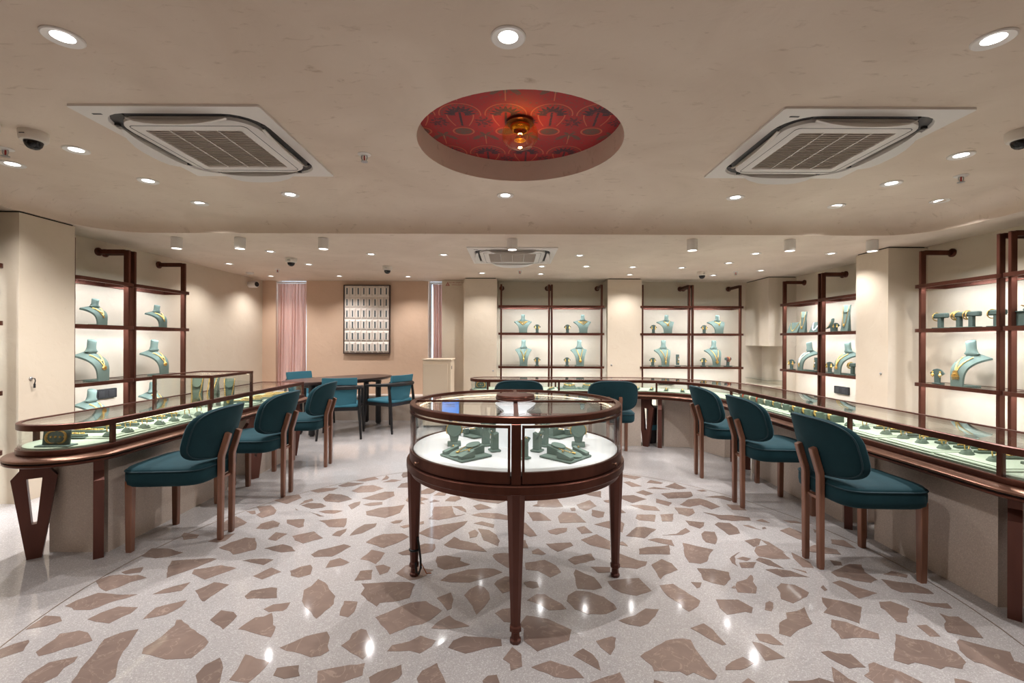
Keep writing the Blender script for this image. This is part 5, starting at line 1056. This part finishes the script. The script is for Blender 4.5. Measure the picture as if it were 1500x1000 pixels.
def easel(loc, rz, where, h=.24, w_=.07, collar=True):
    t = thing('necklace_easel', 'tall slanted necklace easel %s' % where, 'stand', loc, rz)
    mb = MB(); mb.rings([[(x * w_, y0 + dy, z) for x, dy in ((-.5, 0), (.5, 0), (.5, .014), (-.5, .014))] for y0, z in ((-.045, .0), (-.03, .05), (.02, h - .02), (.026, h))]); mb.obj('board', 'olive' if 'tall case' in where else 'sage', t)
    MB().rings([[(x * w_ * .6, y, z) for x, y in ((-.5, .05), (.5, .05), (.5, .062), (-.5, .062))] if z == 0 else [(x * w_ * .6, y, z) for x, y in ((-.5, .03), (.5, .03), (.5, .04), (-.5, .04))] for z in (0, h * .85)]).obj('strut', 'sage', t)
    MB().at(0, .008, h * .80, rx=PI / 2 - .28).lathe([(0, 0), (w_ * .42, 0), (w_ * .42, .012), (0, .012)], 18).obj('collar_disc', 'olive' if 'tall case' in where else 'sage', t)
    n = thing('necklace', 'gold necklace hung down the easel %s' % where, 'necklace', loc, rz)
    P = []
    for i in range(25):
        a = i / 12 - 1; z = h * (.98 - .72 * (1 - abs(a) ** 1.6)); P.append((w_ * .5 * (abs(a) ** .5) * (1 if a > 0 else -1) * (1.05 if not collar else .8), -.045 + .066 * z / h - .014 * (1 if not collar else 1.0) , z))
    mb = MB(); mb.tube(P, .004, 6)
    for p in P: mb.bead(p, .0075 if not collar else .005)
    mb.obj('chain', 'gold', n, smooth=0); MB().ball((0, -.045 + .066 * .26 - .018, h * .23), .015, 8, 6, (.9, .5, 1.2)).obj('pendant', 'gold', n)
pad((4.17, 6.72, zU), -PI / 2 + .15, .20, .155, 'at far end of farthest right bay'); easel((4.15, 6.49, zU), -PI / 2 + .5, 'in the middle of farthest right bay', .30, .075); pad((4.20, 6.29, zU), -PI / 2 + .1, .15, .145, 'at near end of farthest right bay', silver=True)
easel((4.15, 5.66, zU), -PI / 2 + .4, 'in the half hidden right bay', .33, .08)
t = thing('wrist_stand', 'foot shaped bracelet stand on upper shelf of half hidden right bay', 'stand', (4.15, 5.93, zU), -PI / 2 + .5)
mb = MB(); rs = []
for p, rx_, rz_ in (((-.05, .04), .020, .012), ((-.03, .05), .032, .022), ((.0, .085), .030, .026), ((.02, .13), .024, .02), ((.025, .165), .027, .016), ((.026, .172), .02, .01)): rs.append([(p[0] + rz_ * math.sin(2 * PI * i / 14) * .9, rx_ * math.cos(2 * PI * i / 14), p[1] + rz_ * math.sin(2 * PI * i / 14) * .3) for i in range(14)])
mb.rings(rs); mb.obj('arch', 'sage', t, smooth=60); MB().box((.02, 0, .045), (.03, .045, .09), .002).obj('support', 'sagedark', t)
t = thing('hand_chain', 'gold chain draped on the foot shaped bracelet stand', 'bracelet', (4.15, 5.93, zU), -PI / 2 + .5)
MB().tube([(-.03, -.034, .06), (-.018, .0, .088), (-.03, .034, .06)], .004, 6).obj('toe_chain', 'gold', t); MB().tube([(-.022, 0, .088), (.0, 0, .125), (.004, 0, .14)], .004, 6).obj('centre_chain', 'gold', t); MB().ball((-.004, 0, .118), .014, 8, 6, (.6, 1, 1)).obj('ornament', 'gold', t)

# ---------------------------------------------------------------- jewellery inside the counters
FZ = .693
def earring_card(loc, rz, where):
    t = thing('earring_card', 'upright sage card with a row of gold studs %s' % where, 'stand', loc, rz)
    MB().box((0, 0, .004), (.18, .07, .008), .002).obj('base', 'sage', t); MB().at(0, 0, .008, rx=-.12).box((0, 0, .041), (.15, .010, .082), .002).obj('card', 'sage', t)
    mb = MB().at(0, 0, .008, rx=-.12)
    mb.tube([(-.035 * math.cos(a) - .02, -.007, .042 + .034 * math.sin(a)) for a in [PI * (.62 - 1.24 * i / 10) + 0 for i in range(11)]], [.001 + .006 * math.sin(PI * i / 10) for i in range(11)], 6); mb.tube([(.035 * math.cos(a) + .02, -.007, .042 + .034 * math.sin(a)) for a in [PI * (.62 - 1.24 * i / 10) for i in range(11)]], [.001 + .006 * math.sin(PI * i / 10) for i in range(11)], 6); mb.obj('gold_crescent', 'gold', t)
    s_ = None
    for k in range(5):
        mb = MB().at(0, 0, .008, rx=-.12); mb.ball((-.05 + .025 * k, -.010, .044), .0065, 8, 5); mb.obj('stud', 'gold', t)
earring_card((-2.60, 2.60, FZ), .05, 'in front end of left counter'); earring_card((-.40, 5.86, FZ), 0, 'in left end of back counter')
def make_bangle_holder():
    t = thing('bangle_holder', '', 'stand')
    MB().lathe([(0, 0), (.040, 0), (.042, .006), (.034, .014), (.028, .022), (.018, .026), (0, .027)], 18, 1, .72).obj('cushion', 'olive', t)
    MB().box((0, 0, .024), (.05, .012, .010), .003).obj('slot_ridge', 'olive', t)
    return t
def make_bangle():
    t = thing('bangle', '', 'bangle'); ring_loop(MB(), .026, .003, ax='y').obj('band', 'gold', t, smooth=80)
    MB().ball((.008, 0, .026), .0055, 8, 5).obj('ornament', 'gold', t); MB().at(.030, -.004, -.020, ry=.7).box((0, 0, 0), (.018, .002, .011)).obj('price_tag', 'tag', t); return t
def make_bar():
    t = thing('bracelet_bar', '', 'stand'); MB().box((0, 0, .009), (.20, .036, .018), .004).obj('bar', 'olive', t); MB().box((0, 0, .002), (.215, .055, .004), .001).obj('base', 'sage', t); return t
def make_brace():
    t = thing('bracelet', '', 'bracelet'); mb = MB()
    P = [(-.085 + .17 * i / 16, .004 * math.sin(i * 1.3), 0) for i in range(17)]
    mb.tube(P, .004, 6)
    for p in P: mb.bead(p, .0072)
    mb.obj('links', 'gold', t, smooth=0); MB().ball((.0, 0, .003), .0095, 8, 5, (1.4, 1, .6)).obj('centrepiece', 'gold', t); return t
def make_tray(w_, d_):
    t = thing('display_tray', '', 'tray'); MB().box((0, 0, .004), (w_, d_, .008), .003).obj('slab', 'tray', t); MB().box((0, 0, .010), (w_ * .8, d_ * .86, .004), .001).obj('inlay', 'sage' if False else 'tray', t); return t
PR = {}
def place(key, mk_, loc, rz, label, group):
    if key not in PR: PR[key] = o = mk_(); o.location = loc; o.rotation_euler.z = rz; o['label'] = label
    else: o = copy_tree(PR[key], loc, rz, label)
    o['group'] = group; return o
N12 = ['nearest', 'second', 'third', 'fourth', 'fifth', 'sixth', 'seventh', 'eighth', 'ninth', 'tenth', 'eleventh']
def pos(k): return 'nearest the camera' if k == 0 else '%s from the front' % ORD[k]
for k in range(7):        # left counter
    y = 2.83 + .135 * k
    place('h', make_bangle_holder, (-2.50, y, FZ + .008), R(-20), 'small oval bangle cushion in left counter, ' + pos(k), 'bangle cushions in the left counter')
    place('b', make_bangle, (-2.50, y, FZ + .056), R(-20), 'thin gold bangle standing upright in left counter, ' + pos(k), 'upright bangles in the left counter')
for k in range(7):
    y = 2.80 + .13 * k
    place('r', make_bar, (-2.72, y, FZ + .008), R(2), 'sage bracelet bar in left counter, ' + pos(k), 'bracelet bars in the left counter'); place('g', make_brace, (-2.72, y, FZ + .031), R(2), 'gold link bracelet laid on a bar in left counter, ' + pos(k), 'bracelets in the left counter')
for k, (y, d_) in enumerate([(2.97, .36), (3.36, .36), (3.93, .46), (4.45, .40), (4.90, .42)]): place('t%.2f' % d_, lambda d_=d_: make_tray(.42, d_), (-2.66, y, FZ), 0, 'flat pale sage tray in left counter, ' + pos(k), 'trays in the left counter')
for k, (x, y, h, a) in enumerate([(-2.80, 4.05, .262, 95), (-2.68, 4.08, .262, 60), (-2.50, 4.03, .255, 100)]): easel((x, y, FZ + .0135), R(a - 80), 'in the tall case of left counter, %s from left' % ORD[k], h, .085 if k < 2 else .075, False)
for k in range(8):
    y = 4.36 + .105 * k
    place('r', make_bar, (-2.56 if k % 2 else -2.60, y, FZ + .008), R(6), 'sage bracelet bar behind the tall case in left counter, ' + pos(k), 'bracelet bars behind the tall case'); place('g', make_brace, (-2.56 if k % 2 else -2.60, y, FZ + .031), R(6), 'gold bracelet on a bar behind the tall case in left counter, ' + pos(k), 'bracelets behind the tall case')
# right counter: U blocks with thick bangles, then cushions and bars
def make_block():
    t = thing('bangle_block', '', 'stand')
    MB().box((-.036, 0, .028), (.030, .09, .056), .004).obj('side_block', 'olive', t); MB().box((.036, 0, .028), (.030, .09, .056), .004).obj('side_block', 'olive', t); MB().box((0, 0, .006), (.045, .075, .010), .003).obj('bridge', 'olive', t); return t
BM = ['red', 'pearl', 'red', 'pearl', 'gold', 'silver', 'gold', 'gold', 'gold', 'gold']
BY = [4.74, 4.60, 4.47, 4.33, 4.19, 4.05, 3.89, 3.755, 3.61, 3.45]
for k, (m_, y) in enumerate(zip(BM[::-1], BY[::-1])):
    big = m_ == 'gold' and k < 4
    place('k', make_block, (2.44, y, FZ + .008), R(90), 'twin sage bangle block in right counter, ' + pos(k), 'bangle blocks in the right counter')
    key = 'w' + m_ + str(big)
    def mkb(m_=m_, big=big):
        t = thing('bangle', '', 'bangle'); mb = MB(); rr, ww = .036, .020 if big else .012
        mb.rings([[(dx, r_ * math.cos(2 * PI * i / 24), r_ * math.sin(2 * PI * i / 24)) for i in range(24)] for dx, r_ in ((-ww, rr - .004), (-ww, rr), (-ww * .4, rr + .005), (ww * .4, rr + .005), (ww, rr), (ww, rr - .004))], loop=True)
        mb.obj('band', m_, t, smooth=60); mb = MB(); [mb.bead((0,   .041 * math.cos(2 * PI * i / 16), .041 * math.sin(2 * PI * i / 16)), .0045) for i in range(16)]; mb.obj('beading', 'gold', t, smooth=0); return t
    nm = {'red': 'red enamel bangle', 'pearl': 'pearl covered bangle', 'silver': 'silver stone bangle', 'gold': 'wide yellow gold bangle'}[m_]
    place(key, mkb, (2.44, y, FZ + .052), R(90), nm + ' on a twin block in right counter, ' + pos(k), 'wide bangles in the right counter')
for k, y in enumerate([2.13, 2.31, 2.45, 2.58, 2.72, 2.85, 2.98, 3.16, 3.30]):
    place('h', make_bangle_holder, (2.45, y, FZ + .008), R(25), 'small oval bangle cushion in right counter, ' + pos(k), 'bangle cushions in the right counter')
    place('b', make_bangle, (2.45, y, FZ + .056), R(25), 'thin gold bangle standing upright in right counter, ' + pos(k), 'upright bangles in the right counter')
for k in range(10):
    y = 2.12 + .115 * k
    place('r', make_bar, (2.62, y, FZ + .008), R(-4), 'sage bracelet bar in right counter, ' + pos(k), 'bracelet bars in the right counter'); place('g', make_brace, (2.62, y, FZ + .031), R(-4), 'gold link bracelet laid on a bar in right counter, ' + pos(k), 'bracelets in the right counter')
for k, (y, d_) in enumerate([(2.32, .36), (2.70, .36), (3.09, .36), (3.60, .60), (4.23, .60), (4.75, .36)]): place('u%.2f' % d_, lambda d_=d_: make_tray(.38, d_), (2.505, y, FZ), 0, 'flat pale sage tray in right counter, ' + pos(k), 'trays in the right counter')
# back counter
def make_set():
    t = thing('necklace_set', '', 'stand')
    MB().box((0, 0, .008), (.30, .22, .016), .004).obj('base', 'sage', t)
    MB().at(0, .03, .016, rx=.5).lathe([(0, 0), (.062, 0), (.062, .03), (.05, .04), (0, .042)], 20).obj('mound', 'olive', t); MB().at(0, -.015, .016, rx=.35).lathe([(0, 0), (.085, 0), (.08, .022), (0, .024)], 20, 1, .9).obj('collar_pad', 'olive', t)
    return t
def make_setneck():
    t = thing('necklace', '', 'necklace'); mb = MB(); P = [(.062 * math.sin(a), -.005 - .066 * math.cos(a), .052 + .02 * (1 - math.cos(a)) * .5) for a in [(i / 20 - .5) * 3.6 for i in range(21)]]
    mb.tube(P, .004, 6); [mb.bead(p, .009) for p in P]; mb.obj('beads', 'gold', t, smooth=0); MB().ball((0, -.078, .05), .014, 8, 6).obj('pendant', 'gold', t); return t
for k, x in enumerate([.16, .74, .99, 1.42]):
    place('s', make_set, (x, 5.88, FZ), 0, 'sage necklace mound in back counter, %s from the left' % ORD[k], 'necklace mounds in the back counter'); place('sn', make_setneck, (x, 5.88, FZ), 0, 'gold collar on a mound in back counter, %s from the left' % ORD[k], 'collars in the back counter')
for k, (x, y) in enumerate([(-.17, 5.82), (.0, 5.80), (.34, 5.80), (.50, 5.80), (1.20, 5.80), (1.62, 5.86), (1.78, 5.80), (1.94, 5.72), (2.10, 5.60)]):
    place('r', make_bar, (x, y, FZ), R(70), 'sage bracelet bar in back counter, %s from the left' % ORD[k], 'bracelet bars in the back counter'); place('g', make_brace, (x, y, FZ + .023), R(70), 'gold bracelet on a bar in back counter, %s from the left' % ORD[k], 'bracelets in the back counter')

# ---------------------------------------------------------------- jewellery on the round showcase floor
CZ = .7345
def ramp_set(loc, rz, where):
    t = thing('jewellery_ramp', 'sage jewellery tray with sloped necklace ramp %s' % where, 'stand', loc, rz, 'ramps in the round showcase')
    MB().box((0, 0, .005), (.185, .185, .010), .003).obj('base', 'sage', t)
    P = [(-.040, -.05)] + [(.040 * math.sin(a), -.05 - .040 * math.cos(a)) for a in [(-PI / 2 + PI * i / 10) for i in range(1, 10)]] + [(.040, -.05), (.040, .085), (-.040, .085)]
    mb = MB(); mb.rings([[(x, y, .010) for x, y in P], [(x, y, .016 + .20 * (y + .09)) for x, y in P]]); mb.obj('ramp', 'sage', t)
    MB().at(0, .045, .043, rx=.197).lathe([(0, 0), (.034, 0), (.034, .010), (0, .010)], 20, 1, 1.1).obj('collar_pad', 'sage', t)
    n = thing('necklace', 'fine gold necklace on the ramp %s' % where, 'necklace', loc, rz)
    Q = [(.031 * math.copysign(abs(a) ** .6, a), -.045 + .10 * abs(a) ** 1.3, .020 + .20 * (.045 + .10 * abs(a) ** 1.3)) for a in [i / 10 - 1 for i in range(21)]]
    mb = MB(); mb.tube(Q, .0016, 6); [mb.bead(p, .0034) for p in Q[::2]]; mb.obj('chain', 'gold', n, smooth=0); MB().ball((0, -.050, .028), .008, 8, 5, (1, 1.3, .6)).obj('pendant', 'gold', n)
    for sg, nm in ((-1, 'left'), (1, 'right')):
        b_ = MB().at(sg * .066, -.045, .012).rings([[(x, y, 0 if k == 0 else .012 + .25 * (y + .04)) for x, y in ((-.014, -.04), (.014, -.04), (.014, .04), (-.014, .04))] for k in (0, 1)]).obj('earring_rest', 'sage', t)
        e = thing('earring', 'tiny gold stud on %s rest of ramp %s' % (nm, where), 'earring', (loc[0] + (sg * .066) * math.cos(rz) + .03 * math.sin(rz), loc[1] + (sg * .066) * math.sin(rz) - .03 * math.cos(rz), loc[2] + .044), rz)
        MB().ball((0, 0, 0), .005, 8, 5).obj('stud', 'gold', e); MB().ball((0, -.008, -.002), .0035, 6, 4).obj('drop', 'silver', e)
ramp_set((-.225, 2.245, CZ), R(-48), 'at front left of round showcase'); ramp_set((.265, 2.235, CZ), R(48), 'at front right of round showcase')
ramp_set((-.215, 2.765, CZ), R(-135), 'at rear left of round showcase'); ramp_set((.275, 2.76, CZ), R(135), 'at rear right of round showcase')
def disc_stand(loc, rz, where):
    t = thing('bangle_disc_stand', 'round disc bangle stand on square base %s' % where, 'stand', loc, rz)
    MB().box((0, 0, .010), (.072, .055, .020), .003).obj('base', 'sage', t)
    mb = MB(); mb.rings([[(x * k, y, z) for x in (-1, 1) for y in ((-.008, .008) if x < 0 else (.008, -.008))] for k, z in ((.018, .02), (.026, .055))]); mb.obj('stem', 'sage', t)
    MB().at(0, 0, .085, rx=PI / 2 - .12).lathe([(0, -.012), (.034, -.012), (.040, -.006), (.040, .006), (.034, .012), (0, .012)], 26).obj('disc', 'sage', t)
    b_ = thing('bangle', 'thin stone set bangle round the disc stand %s' % where, 'bangle', (loc[0], loc[1], loc[2] + .085), rz)
    mb = MB().at(rx=-.12); mb.tube([(.0425 * math.cos(a), .0, .0425 * math.sin(a)) for a in [-.5 + 4.14 * i / 26 for i in range(27)]], .003, 6); mb.obj('band', 'gold', b_, smooth=80)
    mb = MB().at(rx=-.12); [mb.bead((.0445 * math.cos(a), 0, .0445 * math.sin(a)), .004) for a in [.6 + 1.9 * i / 12 for i in range(13)]]; mb.obj('stones', 'silver', b_, smooth=0)
    MB().at(.043, -.003, -.028).box((0, 0, 0), (.012, .002, .018)).obj('price_tag', 'tag', b_)
disc_stand((-.312, 2.475, CZ), R(8), 'left in the round showcase'); disc_stand((.362, 2.47, CZ), R(-8), 'right in the round showcase'); disc_stand((-.115, 2.62, CZ), R(150), 'behind the pillars in round showcase')
def pillar(loc, rz, h, where):
    t = thing('ring_pillar', '%s slanted ring pillar %s' % ('tall' if h > .1 else 'short', where), 'stand', loc, rz)
    MB().box((0, 0, .005), (.056, .056, .010), .003).obj('base', 'sage', t)
    MB().rings([[(x, y, .010) for x, y in ((-.017, -.017), (.017, -.017), (.017, .017), (-.017, .017))], [(x, y, h + y * .5) for x, y in ((-.017, -.017), (.017, -.017), (.017, .017), (-.017, .017))]]).obj('pillar_body', 'sage', t)
    MB().at(0, -.012, h - .004, rx=-.95).box((0, -.002, 0), (.040, .046, .010), .002).obj('ring_pad', 'sage', t)
    r_ = thing('finger_ring', 'small gold ring with white tag on pillar %s' % where, 'ring', (loc[0], loc[1], loc[2]), rz)
    ring_loop(MB().at(0, -.018, h + .006, rx=-.3), .010, .0016, 14, ax='y').obj('band', 'gold', r_, smooth=80); MB().ball((0, -.018, h + .017), .004, 6, 4).obj('stone', 'silver', r_); MB().at(.012, -.026, h - .012, ry=.5).box((0, 0, 0), (.008, .0015, .016)).obj('price_tag', 'tag', r_)
pillar((-.140, 2.475, CZ), R(-60), .115, 'left of the white column'); pillar((-.088, 2.352, CZ), R(-70), .088, 'front left of the white column'); pillar((.132, 2.352, CZ), R(60), .088, 'front right of the white column'); pillar((.178, 2.468, CZ), R(60), .115, 'right of the white column'); pillar((.058, 2.205, CZ), R(120), .085, 'just behind the front post')

t = thing('waste_bin', 'dark grey bin with blue band in the gap under the back counter', 'bin', (1.815, 5.90, 0))
MB().lathe([(0, 0), (.060, 0), (.068, .46), (.062, .46), (.055, .01), (0, .01)], 24).obj('bin_body', 'darkmetal', t, smooth=50)
MB().lathe([(.0625, .17), (.0645, .172), (.0660, .235), (.0640, .237), (.0625, .17)], 24).obj('band', 'blue', t, smooth=50)
MB().lathe([(.062, .455), (.070, .455), (.070, .475), (.062, .475)], 24).obj('rim', 'metal', t, smooth=50)

# ---------------------------------------------------------------- tidy: parts never carry a category
for o in list(bpy.data.objects):
    if o.parent and 'category' in o: del o['category']
